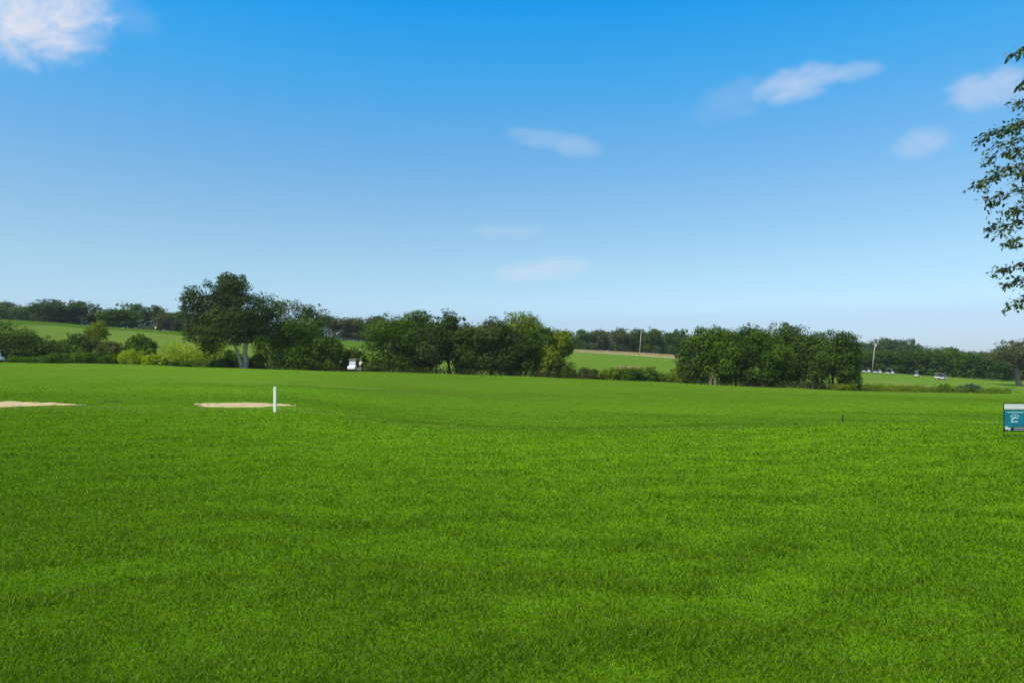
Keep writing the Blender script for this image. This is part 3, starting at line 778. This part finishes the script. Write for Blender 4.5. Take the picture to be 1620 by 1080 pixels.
GL, GM, GR = 'trees on the left skyline', 'trees beyond the middle far fairway', 'trees beyond the right far fairway'
for (label, px, D, wpx, top, lm, v, g) in [
    ('hazy olive tree on the skyline at the left frame edge', 6, 330, 70, 477, 'leaf_farwarm', 0, GL),
    ('hazy grey-green tree on the skyline, second from the left edge', 44, 320, 60, 480, 'leaf_far', 1, GL),
    ('tall dark tree on the left skyline, first of two peaks', 80, 270, 58, 470, 'leaf_far', 2, GL),
    ('open-topped tree on the left skyline with sky showing through its crown', 130, 272, 64, 474, 'leaf_far', 5, GL),
    ('low light green tree on the hill in front of the skyline trees', 190, 258, 72, 488, 'leaf_mid', 3, GL),
    ('flat-topped dark tree peeking over the light green hill tree', 203, 285, 44, 476, 'leaf_far', 6, GL),
    ('ragged-topped tree right of the flat-topped one on the left skyline', 236, 275, 48, 481, 'leaf_far', 5, GL),
    ('hazy rounded tree on the left skyline beside the big oak', 262, 272, 52, 488, 'leaf_farwarm', 4, GL),
    ('dark hazy tree low between the skyline trees and big oak', 292, 270, 50, 492, 'leaf_far', 0, GL),
    ('dark tree filling the dip between the two left skyline peaks', 106, 276, 50, 484, 'leaf_far', 4, GL),
    ('small hazy tree at the dip left of the light green hill tree', 160, 280, 46, 489, 'leaf_far', 1, GL),
    ('grey hazy tree with pale trunk right of the round green tree', 530, 266, 56, 499, 'leaf_farwarm', 5, GM),
    ('hazy olive tree above the gap over the golf cart', 562, 268, 56, 500, 'leaf_farwarm', 2, GM),
    ('grey-green hazy tree behind the left end of the central grove', 595, 270, 56, 499, 'leaf_farwarm', 3, GM),
    ('dark far tree just right of the bright yellow-green tree', 918, 318, 40, 521, 'leaf_farright', 0, GM),
    ('far tree with olive top left of the leaning pole, second from the grove', 948, 320, 46, 517, 'leaf_farwarm', 1, GM),
    ('olive far tree directly left of the leaning utility pole', 982, 320, 44, 515, 'leaf_farwarm', 2, GM),
    ('dark far tree directly behind the leaning utility pole', 1010, 324, 36, 519, 'leaf_farright', 3, GM),
    ('rounded far tree directly right of the leaning utility pole', 1036, 318, 44, 514, 'leaf_farright', 4, GM),
    ('far tree in the dip left of the right-hand grove', 1058, 318, 38, 526, 'leaf_farright', 0, GM),
    ('thin open far tree beside the left shoulder of the right-hand grove', 1077, 322, 30, 517, 'leaf_farright', 6, GM),
    ('far tree hidden mostly by the left end of the right-hand grove', 1090, 318, 50, 530, 'leaf_farright', 2, GM),
    ('green far tree emerging behind the right end of the right-hand grove', 1352, 248, 52, 545, 'leaf_farright', 0, GR),
    ('green far tree behind the tall pole with crossarm', 1382, 252, 52, 550, 'leaf_farright', 1, GR),
    ('lighter green far tree behind the cart with a tan roof', 1415, 250, 52, 549, 'leaf_farright', 2, GR),
    ('dense far tree left of the single end-on cart', 1445, 250, 50, 551, 'leaf_farright', 3, GR),
    ('broad far tree between the end-on cart and the carts pair', 1474, 250, 60, 547, 'leaf_farright', 4, GR),
    ('far tree with bright low foliage behind the pair of parked carts', 1507, 248, 56, 549, 'leaf_mid', 0, GR),
    ('broad dark far tree right of the pair of parked carts', 1540, 246, 58, 553, 'leaf_farright', 2, GR),
    ('paler low far tree just left of the lone oak', 1570, 242, 50, 562, 'leaf_farright', 1, GR),
    ('far tree seen below the crown of the lone oak', 1600, 244, 52, 556, 'leaf_farright', 3, GR),
    ('far tree behind the trunk of the lone oak at the frame edge', 1630, 244, 52, 560, 'leaf_farright', 4, GR),
    ('hazy tree at the left shoulder of the distant wooded hilltop', 1372, 428, 34, 537, 'leaf_far', 1, GR),
    ('hazy domed tree on top of the distant wooded hill', 1398, 432, 44, 531, 'leaf_far', 2, GR),
    ('hazy tree on the right slope of the distant wooded hill', 1421, 430, 38, 536, 'leaf_far', 3, GR),
    ('small dark spire-like tree standing alone right of the distant hill dome', 1440, 425, 15, 532, 'leaf_dark', 6, GR),
    ('hazy low tree at the right foot of the distant wooded hill', 1452, 428, 36, 545, 'leaf_far', 0, GR),
]:
    far_tree(label, px, D, wpx, top, lm, v, g)

# far woods that read as one mass behind them
def wood(name, label, segs, D, lm, seed, n=34000, leaf=.62, depth=6.0, cat='wood', step=5.5):
    rng = np.random.RandomState(seed); lobes = []
    px0, px1 = segs[0][0], segs[-1][0]
    for px in np.arange(px0, px1, step):
        top = np.interp(px, [s[0] for s in segs], [s[1] for s in segs]) + rng.uniform(-1.5, 4)
        dd = D + rng.uniform(-.5, .5) * depth; p = gp(px, dd); H = max(1.2, ztop(top, dd) - p.z)
        r = rng.uniform(.9, 1.6) * step / F * dd
        for f in (.02, .22, .42, .62, .8):
            lobes.append((p.x + rng.uniform(-1, 1) * r * .3, dd + rng.uniform(-.25, .25) * depth, p.z + H * f, r, r, max(.3, min(H * .25, H * (1 - f) + .1)), 1.0))
    me = foliage(name, rng, lobes, n, leaf * D / 270, zmin=-50)
    return tag(link(name, me, M[lm]), label, cat, None, 'stuff')
wood('undergrowth', 'dark tangled undergrowth behind the left shrubs and oak', [(-60, 540), (60, 545), (130, 548), (200, 556), (300, 562), (380, 566), (440, 550), (540, 556), (580, 566)], 123, 'leaf_dark', 21, 16000, .6, 5, 'undergrowth', 7)
wood('undergrowth', 'dark tangled undergrowth beneath the central grove', [(575, 570), (640, 570), (700, 574), (740, 579), (800, 577), (860, 580), (900, 586)], 125, 'leaf_dark', 22, 9000, .6, 5, 'undergrowth', 7)
wood('undergrowth', 'dark tangled undergrowth beneath the right-hand grove', [(1062, 590), (1100, 588), (1180, 594), (1240, 598), (1300, 604), (1345, 609)], 124, 'leaf_dark', 23, 9000, .6, 5, 'undergrowth', 7)
wood('weeds', 'tall weeds along the creek bank at the fairway edge', [(-60, 569), (100, 569), (250, 573), (330, 578), (450, 583), (600, 586), (800, 592), (900, 596), (1000, 599), (1100, 604), (1250, 612), (1345, 617)], 115.5, 'leaf_brown', 24, 20000, .42, 1.6, 'weeds', 5)
wood('weeds', 'tall yellow-green grass along the creek on the right', [(1335, 609), (1370, 607), (1450, 609), (1520, 610), (1570, 614), (1605, 620)], 118, 'leaf_yellow', 25, 16000, .34, 5, 'weeds', 4)
wood('woodland', 'continuous hazy wood along the left skyline', [(-60, 484), (40, 485), (90, 482), (160, 490), (240, 492), (300, 497), (420, 500)], 284, 'leaf_far', 1)
wood('woodland', 'hazy wood beyond the central grove', [(500, 505), (560, 503), (620, 502), (720, 512), (860, 520), (900, 522)], 290, 'leaf_farwarm', 2)
wood('woodland', 'continuous dark wood beyond the middle far fairway', [(870, 524), (960, 523), (1020, 523), (1100, 528), (1250, 535), (1360, 542)], 332, 'leaf_farright', 3)
wood('woodland', 'continuous green wood beyond the right far fairway', [(1320, 552), (1420, 554), (1520, 555), (1560, 560), (1700, 562)], 262, 'leaf_farright', 4)
wood('woodland', 'distant wood on the low hill at right', [(1300, 545), (1360, 541), (1400, 535), (1430, 540), (1460, 547), (1560, 556), (1700, 560)], 440, 'leaf_far', 5)

# ------------------------------------------------------------------ the near tree at the right edge: drooping leafy sprays
def near_tree():
    rng = np.random.RandomState(77)
    bx, by = 9.7, 9.8
    bz = zf(bx, by)
    root = empty('shade_tree', (bx, by, bz))
    tag(root, 'near tree at the right edge with small leaves on drooping sprays against the sky', 'tree')
    bm = bmesh.new()
    pts = [(0, 0, -.2), (-.05, .02, .8), (.05, 0, 1.8), (-.02, .05, 3.0), (.08, 0, 4.2), (0, .05, 5.4), (.06, 0, 6.6)]
    add_tube(bm, pts, [.17, .13, .115, .095, .075, .05, .02], 10)
    leafP, leafD = [], []
    def bough(z0, tip, r0, dens=1.0):
        p0 = Vector((0, 0, z0)); p3 = Vector(tip)
        L = (p3 - p0).length
        p1 = p0.lerp(p3, .35) + Vector((0, 0, .22 * L)); p2 = p0.lerp(p3, .75) + Vector((0, 0, .14 * L))
        P = []
        for i in range(15):
            t = i / 14
            P.append(p0 * (1 - t) ** 3 + p1 * (3 * t * (1 - t) ** 2) + p2 * (3 * t * t * (1 - t)) + p3 * t ** 3)
        add_tube(bm, P, [max(.003, r0 * (1 - .9 * i / 14)) for i in range(15)], 5)
        for i in range(4, 15):
            for s in range(4):
                if rng.rand() > dens: continue
                a = rng.uniform(0, 2 * np.pi); l = rng.uniform(.10, .42) * (1.2 - .75 * i / 14)
                out = (P[min(i + 1, 14)] - P[i - 1]).normalized()
                d = (out * .8 + Vector((math.cos(a), math.sin(a), rng.uniform(-.7, .35)))).normalized()
                q0 = P[i]; q1 = q0 + d * l * .5 + Vector((0, 0, .02)); q2 = q0 + d * l + Vector((0, 0, -.10 * l))
                add_tube(bm, [q0, q1, q2], [.006, .004, .0015], 4)
                for k in range(int(7 + l * 40)):
                    t = rng.uniform(.15, 1.0)
                    pp = (q0.lerp(q1, t * 2) if t < .5 else q1.lerp(q2, t * 2 - 1)) + Vector(rng.randn(3) * .035)
                    leafP.append(pp); leafD.append((d + Vector((rng.randn() * .6, rng.randn() * .6, -.35 + rng.randn() * .4))).normalized())
    def tip(px, py, D):
        return Vector(((px + 17 - 810) / F * D - bx, D - by, ztop(py, D) - bz))
    for (px, py, D, z0) in ((1590, 84, 9.6, 5.2), (1597, 165, 9.9, 4.6), (1588, 200, 9.3, 4.5), (1572, 228, 9.5, 4.2), (1548, 214, 9.8, 4.1), (1556, 250, 10.1, 3.8), (1533, 291, 9.6, 3.5),
                            (1560, 275, 9.0, 3.6), (1549, 316, 9.5, 3.3), (1575, 335, 10.2, 3.1), (1555, 362, 9.7, 2.9), (1582, 385, 9.1, 2.7), (1562, 430, 9.6, 2.4), (1578, 450, 10.0, 2.3), (1590, 482, 9.6, 2.1), (1602, 130, 9.2, 4.9)):
        bough(z0, tip(px, py, D), .022)
    for i in range(46):
        z0 = rng.uniform(2.0, 6.0); a = rng.uniform(0, 2 * np.pi); rr = rng.uniform(1.2, 2.4) * (1.05 - .07 * abs(z0 - 3.6))
        if math.cos(a) < -.25: rr *= .72
        bough(z0, (math.cos(a) * rr, math.sin(a) * rr, z0 + rng.uniform(-.5, .9)), .02, .8)
    n = len(leafP)
    P = np.array([tuple(p) for p in leafP]); D_ = unit(np.array([tuple(d) for d in leafD]))
    nr = unit(np.cross(D_, rng.randn(n, 3)) + np.array([0, 0, .5])); nr = unit(nr - D_ * (nr * D_).sum(1, keepdims=True))
    S = np.cross(D_, nr); ln = (.026 + .052 * rng.rand(n) ** .7)[:, None]; wd = ln * rng.uniform(.4, .55, n)[:, None]
    v = np.empty((n, 6, 3))
    v[:, 0] = P
    v[:, 1] = P + D_ * ln * .35 + S * wd * .5 - nr * ln * .05
    v[:, 2] = P + D_ * ln * .72 + S * wd * .38 - nr * ln * .05
    v[:, 3] = P + D_ * ln
    v[:, 4] = P + D_ * ln * .72 - S * wd * .38 - nr * ln * .05
    v[:, 5] = P + D_ * ln * .35 - S * wd * .5 - nr * ln * .05
    b = np.arange(n)[:, None] * 6
    me = np_mesh('near_crown', v.reshape(-1, 3), np.concatenate([b + np.array([0, 1, 2, 3]), b + np.array([0, 3, 4, 5])]))
    a = me.attributes.new('tint', 'FLOAT', 'FACE')
    tv = np.clip(rng.rand(n) ** 1.6, 0, 1); a.data.foreach_set('value', np.concatenate([tv, tv]).astype(np.float32))
    link('crown', me, M['leaf_near'], root)
    link('trunk', bm_mesh('near_trunk', bm, True), M['bark_dark'], root)
near_tree()

# ------------------------------------------------------------------ white post, stake, poles, marker
p = gp(435, 28.6)
root = empty('boundary_post', p); tag(root, 'square white post standing in the lawn before the small bunker', 'post')
bm = bmesh.new(); hp = ztop(611.5, 28.6) - p.z
add_box(bm, (0, 0, hp / 2 - .1), (.105, .105, hp + .2 - .012), .006); link('shaft', bm_mesh('shaft', bm), M['white_paint'], root)
bm = bmesh.new(); add_prism(bm, [(-.058, 0), (.058, 0), (.058, .012), (0, .03), (-.058, .012)], -.058, .058, .003)
link('cap', bm_mesh('cap', bm), M['white_paint'], root, (0, 0, hp - .03))

p = gp(1333, 29.2)
bm = bmesh.new(); hs = ztop(655, 29.2) - p.z
add_tube(bm, [(0, 0, -.15), (0, 0, hs * .5), (.01, 0, hs - .03), (.01, 0, hs)], [.027, .027, .027, .016], 8)
o = link('marker_stake', bm_mesh('marker_stake', bm), M['black_metal'], None, p)
tag(o, 'thin black stake in the lawn on the right half', 'stake')

# a bunker rake left lying between the two bunkers
p = gp(175, 33.6)
root = empty('bunker_rake', p, R(28)); tag(root, 'small dark rake lying on the grass between the two bunkers', 'rake')
bm = bmesh.new(); add_tube(bm, [(-.42, 0, .05), (0, 0, .075), (.42, 0, .10)], .014, 6); link('handle', bm_mesh('rake_handle', bm), M['black_metal'], root)
bm = bmesh.new(); add_box(bm, (.43, 0, .10), (.03, .30, .03), .005)
for t_ in np.linspace(-.13, .13, 8): add_box(bm, (.43, t_, .065), (.012, .012, .06))
link('head', bm_mesh('rake_head', bm), M['black_metal'], root)

def utility_pole(px_b, px_t, D, top, label, arm):
    p = gp(px_b, D); H = ztop(top, D) - p.z; dxx = (px_t - px_b) / F * D
    root = empty('utility_pole', p); tag(root, label, 'pole', 'utility poles beyond the creek')
    bm = bmesh.new(); add_tube(bm, [(0, 0, -.4), (dxx * .5, 0, H * .5), (dxx, 0, H)], [.17, .155, .12], 10)
    link('shaft', bm_mesh('shaft', bm, True), M['pole_wood'], root)
    if arm:
        bm = bmesh.new(); add_box(bm, (dxx, -.2, H - .45), (1.9, .1, .13), .01); link('crossarm', bm_mesh('crossarm', bm), M['pole_wood'], root)
        for s in (-.8, 0, .8):
            bm = bmesh.new(); add_tube(bm, [(dxx + s, -.2, H - .38), (dxx + s, -.2, H - .3), (dxx + s, -.2, H - .24), (dxx + s, -.2, H - .15)], [.04, .09, .06, .03], 8)
            link('insulator', bm_mesh('insulator', bm, True), M['sign_white'], root)
        bm = bmesh.new(); add_tube(bm, [(dxx + .05, -.42, H - 1.35), (dxx + .05, -.42, H - 1.3), (dxx + .05, -.42, H - .72), (dxx + .05, -.42, H - .66)], [.16, .22, .22, .14], 12)
        link('transformer', bm_mesh('transformer', bm, True), M['grey_metal'], root)
    else:
        bm = bmesh.new(); add_tube(bm, [(dxx, 0, H), (dxx, 0, H + .25), (dxx, 0, H + .4)], [.05, .09, .03], 8)
        link('insulator', bm_mesh('insulator', bm, True), M['sign_white'], root)
utility_pole(1011.5, 1014.5, 296, 524.5, 'leaning bare utility pole beside the cart path in the middle distance', False)
utility_pole(1379.5, 1384.5, 232, 542, 'utility pole with a pale crossarm rising among the parked carts', True)

p = gp(245, 236)
root = empty('golf_flag', p); tag(root, 'tiny white flag on the far left hillside below the skyline trees', 'flag')
bm = bmesh.new(); add_tube(bm, [(0, 0, -.1), (0, 0, 2.1)], [.03, .02], 6); link('pole', bm_mesh('flag_pole', bm), M['white_paint'], root)
bm = bmesh.new(); add_prism(bm, [(0, 1.5), (.2, 1.53), (.45, 1.5), (.45, 2.0), (.22, 2.06), (0, 2.06)], -.01, .01); link('cloth', bm_mesh('flag_cloth', bm), M['shirt'], root)

# ------------------------------------------------------------------ yard sign at the right edge
def yard_sign():
    D = 20.0; px0, px1 = 1588.0, 1623.5
    p = gp((px0 + px1) / 2, D); x0 = (px0 - 810) / F * D - p.x; x1 = -x0
    def zz(py): return ztop(py, D) - p.z
    root = empty('yard_sign', p, 0); tag(root, 'teal and white yard sign in a black metal frame at the right edge', 'sign')
    t = .011
    bm = bmesh.new(); zt, zb = zz(637.5), zz(691)
    for x in (x0, x1): add_tube(bm, [(x, 0, -.2), (x, 0, zt)], t, 8)
    for z in (zt - .005, zz(647.8), zz(681.5), zb + .03): add_tube(bm, [(x0 + .004, 0, z), (x1 - .004, 0, z)], t * .9, 8)
    link('frame', bm_mesh('sign_frame', bm), M['black_metal'], root)
    bm = bmesh.new(); add_box(bm, (0, 0, (zz(639) + zz(647)) / 2), (x1 - x0 - .03, .008, zz(639) - zz(647)), 0)
    hd = link('header_panel', bm_mesh('header_panel', bm), M['sign_white'], root)
    rr = random.Random(4)
    for zrow in (zz(641.2), zz(644.8)):
        bm = bmesh.new(); x = x0 + .05
        while x < x1 - .08:
            l = rr.uniform(.025, .06); add_box(bm, (x + l / 2, -.0055, zrow), (l, .003, .022)); x += l + .012
        link('text_line', bm_mesh('text_line', bm), M['sign_grey'], hd)
    bm = bmesh.new(); add_box(bm, (0, 0, (zz(648.6) + zz(675)) / 2), (x1 - x0 - .03, .008, zz(648.6) - zz(675)))
    tp = link('teal_panel', bm_mesh('teal_panel', bm), M['sign_teal'], root)
    lx = (1605.3 - 810) / F * D - p.x
    bm = bmesh.new()
    add_box(bm, (lx, -.0055, zz(652)), (.44, .003, .020))
    add_prism(bm, [(lx + .20, zz(652) - .02), (lx + .245, zz(652)), (lx + .20, zz(652) + .02)], -.0072, -.004)
    link('banner_bar', bm_mesh('banner_bar', bm), M['sign_light'], tp)
    bm = bmesh.new()
    cz = zz(662)
    arc = [(lx + .135 * math.cos(a), cz + .01 + .105 * math.sin(a)) for a in np.linspace(R(18), R(162), 15)]
    arc2 = [(lx + .115 * math.cos(a), cz + .01 + .088 * math.sin(a)) for a in np.linspace(R(162), R(18), 15)]
    add_prism(bm, arc + arc2, -.0072, -.004)
    add_prism(bm, [(lx - .10, cz - .01), (lx - .055, cz + .055), (lx - .02, cz + .03), (lx + .015, cz + .068), (lx + .09, cz + .01), (lx + .06, cz - .005), (lx + .035, cz + .02), (lx - .04, cz - .012)], -.0072, -.004)
    add_box(bm, (lx - .015, -.0055, cz - .083), (.20, .003, .030))
    add_prism(bm, [(lx - .10, cz - .06), (lx - .085, cz - .02), (lx - .06, cz - .02), (lx - .055, cz - .06)], -.0072, -.004)
    link('emblem', bm_mesh('emblem', bm), M['sign_light'], tp)
    bm = bmesh.new(); add_box(bm, (0, 0, (zz(675.4) + zz(681)) / 2), (x1 - x0 - .03, .008, zz(675.4) - zz(681)))
    fp = link('footer_panel', bm_mesh('footer_panel', bm), M['sign_navy'], root)
    for z in (zz(677), zz(679.6)):
        bm = bmesh.new(); add_box(bm, (lx + .12, -.0055, z), (.30, .003, .016)); link('text_line', bm_mesh('text_line', bm), M['sign_grey'], fp)
    bm = bmesh.new(); add_cyl(bm, (x0 + .075, -.006, zz(676.8)), (0, 1, 0), .05, .006, 20); link('portrait_disc', bm_mesh('portrait_disc', bm), M['cart_beige'], fp)
    bm = bmesh.new(); add_prism(bm, [(x0 + .115, zz(680.6)), (x0 + .17, zz(680.6)), (x0 + .19, zz(675.8)), (x0 + .135, zz(675.8))], -.0072, -.0042); link('footer_flash', bm_mesh('footer_flash', bm), M['sign_light'], fp)
yard_sign()

# ------------------------------------------------------------------ golf carts
def golf_cart(name, label, loc, rz, roof_mat, group, with_screen=True):
    root = empty(name, loc, rz); tag(root, label, 'golf cart', group)
    bm = bmesh.new()
    add_prism(bm, [(1.22, .34), (1.24, .58), (1.12, .74), (.78, .92), (.66, .90), (.60, .40), (.52, .30), (1.0, .30)], -.58, .58, .03)   # front cowl
    add_prism(bm, [(.62, .26), (.62, .33), (-.28, .33), (-.28, .26)], -.56, .56, .012)                                          # floor
    add_prism(bm, [(-.22, .30), (-.25, .62), (-.42, .68), (-1.10, .66), (-1.22, .55), (-1.20, .36), (-1.0, .30)], -.58, .58, .03)       # seat box and tail
    link('body', bm_mesh('cart_body', bm), M['cart_white'], root)
    bm = bmesh.new(); add_box(bm, (-.45, 0, .73), (.52, 1.05, .11), .03)
    add_box(bm, (-.74, 0, 1.02), (.10, 1.05, .40), .03, Matrix.Rotation(R(-10), 3, 'Y'))
    link('seat', bm_mesh('cart_seat', bm), M['seat_vinyl'], root)
    bm = bmesh.new(); add_box(bm, (-.12, 0, 1.80), (1.86, 1.18, .07), .03); link('roof', bm_mesh('cart_roof', bm), M[roof_mat], root)
    for sx_, top in ((.74, .62), (-1.0, -.92)):
        for s in (-.53, .53):
            bm = bmesh.new(); add_tube(bm, [(sx_, s, .62 if sx_ < 0 else .86), (top, s, 1.78)], .02, 8); link('roof_strut', bm_mesh('roof_strut', bm), M['black_metal'], root)
    if with_screen:
        bm = bmesh.new(); add_prism(bm, [(.775, .93), (.79, .93), (.672, 1.56), (.657, 1.56)], -.51, .51); link('windshield', bm_mesh('windshield', bm), M['screen'], root)
    for x in (.82, -.78):
        for s in (-.52, .52):
            bm = bmesh.new(); add_tube(bm, [(x, s - .10, .225), (x, s - .08, .225), (x, s + .08, .225), (x, s + .10, .225)], [.19, .225, .225, .19], 18)
            wh = link('wheel', bm_mesh('cart_wheel', bm), M['rubber'], root)
            bm = bmesh.new(); sg = 1 if s > 0 else -1; add_tube(bm, [(x, s + sg * .09, .225), (x, s + sg * .108, .225), (x, s + sg * .112, .225)], [.12, .12, .04], 14); link('rim', bm_mesh('cart_rim', bm), M['grey_metal'], wh)
    for s in (-.40, .40):
        bm = bmesh.new(); add_cyl(bm, (1.215, s, .60), (1, 0, .3), .06, .03, 12); link('headlight', bm_mesh('headlight', bm), M['sign_grey'], root)
    bm = bmesh.new(); add_tube(bm, [(.62, .26, .85), (.40, .26, 1.02)], .018, 6)
    ax = Vector((-.22, 0, .17)).normalized(); c = Vector((.40, .26, 1.02)); u = ax.cross(Vector((0, 1, 0))).normalized()
    ring = [c + u * .16 * math.cos(a) + Vector((0, 1, 0)) * .16 * math.sin(a) for a in np.linspace(0, 2 * math.pi, 17)]
    add_tube(bm, ring, .014, 5)
    link('steering_wheel', bm_mesh('steering_wheel', bm), M['black_metal'], root)
    return root

def dup(src, loc, rz, label, drop=(), roof=None):
    o = src.copy(); COL.objects.link(o); o.location = loc; o.rotation_euler = (0, 0, rz); o['label'] = label
    for ch in src.children:
        if ch.name.split('.')[0] in drop: continue
        c = ch.copy(); COL.objects.link(c); c.parent = o
        if roof and ch.name.split('.')[0] == 'roof':
            c.data = ch.data.copy(); c.data.materials.clear(); c.data.materials.append(M[roof])
        for g in ch.children:
            d = g.copy(); COL.objects.link(d); d.parent = c
    return o

GC = 'golf carts parked about the course'
def on(px, D): return gp(px, D)
c1 = golf_cart('golf_cart', 'white golf cart with golfer beside it, before the dark trees left of centre', on(561, 109.0), R(-104), 'cart_beige', GC)
dup(c1, on(-10, 106.5), R(6), 'golf cart cut off by the left frame edge, only its nose showing', roof='cart_white')
dup(c1, on(1370, 231), R(4), 'roofless-looking white cart left of the utility pole with crossarm', roof='black_metal')
dup(c1, on(1388, 229), R(12), 'white cart with dark roof just right of the utility pole', roof='black_metal')
dup(c1, on(1407, 227), R(-8), 'white cart with a tan roof, right end of the row by the pole', roof='cart_beige')
dup(c1, on(1450, 221), R(60), 'lone white cart seen from the end on the far right fairway', roof='cart_white')
dup(c1, on(1482.5, 214), R(66), 'white cart seen from the end, left one of the close pair', roof='cart_white')
dup(c1, on(1493, 213), R(40), 'white cart turned sideways, right one of the close pair', roof='cart_white')

# ------------------------------------------------------------------ golfer beside the cart
def skinned(name, nodes, edges, mat, parent, sub=1):
    me = bpy.data.meshes.new(name); me.from_pydata([n[0] for n in nodes], edges, [])
    o = link(name, me, mat, parent)
    md = o.modifiers.new('skin', 'SKIN'); md.use_smooth_shade = True
    for i, n in enumerate(nodes):
        sv = me.skin_vertices[0].data[i]; sv.radius = (n[1], n[1] if len(n) < 3 else n[2]); sv.use_root = (i == 0)
    s = o.modifiers.new('subsurf', 'SUBSURF'); s.levels = sub; s.render_levels = sub + 1
    return o

def golfer():
    p = on(569.5, 108.4)
    root = empty('person', p, R(65)); tag(root, 'golfer in white shirt and dark shorts leaning at the side of the white cart', 'person')
    # x forward, y left
    N = [((0, 0, .94), .15, .12)]                       # pelvis
    E = []
    def add(par, pt, r, r2=None):
        N.append((pt, r, r2 if r2 else r)); E.append((par, len(N) - 1)); return len(N) - 1
    a = add(0, (.06, 0, 1.12), .14, .11); a = add(a, (.13, 0, 1.32), .165, .115); nk = add(a, (.19, 0, 1.47), .065); hd = add(nk, (.22, 0, 1.56), .075); hd = add(hd, (.245, 0, 1.66), .098, .085); add(hd, (.25, 0, 1.75), .06)
    for s in (1, -1):
        sh = add(a, (.16, .19 * s, 1.39), .062); elb = add(sh, (.22, .25 * s, 1.12), .045); wr = add(elb, (.42, .20 * s, 1.02), .03)
        pm = add(wr, (.50, .19 * s, 1.01), .034, .02)
        for k, (dy, l) in enumerate(((.03, .07), (.01, .085), (-.01, .08), (-.028, .062))):
            f1 = add(pm, (.545, (.19 + dy) * s, 1.005), .009); add(f1, (.545 + l * .8, (.19 + dy) * s, .985), .008)
        t1 = add(wr, (.475, (.19 - .045) * s, 1.01), .011); add(t1, (.52, (.19 - .06) * s, 1.0), .009)
        hp = add(0, (.02, .095 * s, .86), .095); kn = add(hp, (.05 + .06 * s, .11 * s, .50), .06); cf = add(kn, (.0 + .07 * s, .11 * s, .33), .055); an = add(cf, (-.03 + .06 * s, .115 * s, .09), .038)
        hl = add(an, (.0 + .06 * s, .115 * s, .045), .042); add(hl, (.15 + .06 * s, .125 * s, .035), .034)
    body = skinned('body', N, E, M['skin'], root)
    skinned('shirt', [((.02, 0, .98), .165, .135), ((.07, 0, 1.15), .16, .125), ((.135, 0, 1.33), .18, .13), ((.18, 0, 1.44), .09, .08),
                      ((.16, .20, 1.39), .08), ((.20, .25, 1.20), .068), ((.16, -.20, 1.39), .08), ((.20, -.25, 1.20), .068)], [(0, 1), (1, 2), (2, 3), (2, 4), (4, 5), (2, 6), (6, 7)], M['shirt'], root)
    skinned('shorts', [((.01, 0, .97), .165, .14), ((.02, .10, .84), .11), ((.075, .112, .58), .085), ((.02, -.10, .84), .11), ((.02, -.112, .58), .085)], [(0, 1), (1, 2), (0, 3), (3, 4)], M['shorts'], root)
    for s in (1, -1):
        skinned('shoe', [((-.01 + .06 * s, .115 * s, .05), .05), ((.16 + .06 * s, .125 * s, .04), .042)], [(0, 1)], M['shoe'], root)
    skinned('cap', [((.235, 0, 1.72), .105, .095), ((.25, 0, 1.765), .085), ((.36, 0, 1.70), .04, .012)], [(0, 1), (0, 2)], M['shirt'], root)
    bm = bmesh.new(); add_tube(bm, [(.325, 0, 1.675), (.355, 0, 1.645), (.33, 0, 1.63)], [.008, .016, .01], 6); link('nose', bm_mesh('nose', bm, True), M['skin'], root)
    for s in (1, -1):
        bm = bmesh.new(); add_cyl(bm, (.335, .034 * s, 1.68), (1, 0, 0), .009, .01, 8); link('eye', bm_mesh('eye', bm), M['hair'], root)
        bm = bmesh.new(); add_cyl(bm, (.235, .092 * s, 1.65), (0, 1, 0), .03, .02, 10); link('ear', bm_mesh('ear', bm), M['skin'], root)
    bm = bmesh.new(); add_box(bm, (.335, 0, 1.60), (.012, .045, .008), .002); link('mouth', bm_mesh('mouth', bm), M['shoe'], root)
    skinned('hair', [((.19, 0, 1.70), .09, .09), ((.17, 0, 1.62), .07)], [(0, 1)], M['hair'], root)
golfer()

for t in TREE_REPORT: print('TREE', t) if t[4] < 4 or t[4] > 17 else None
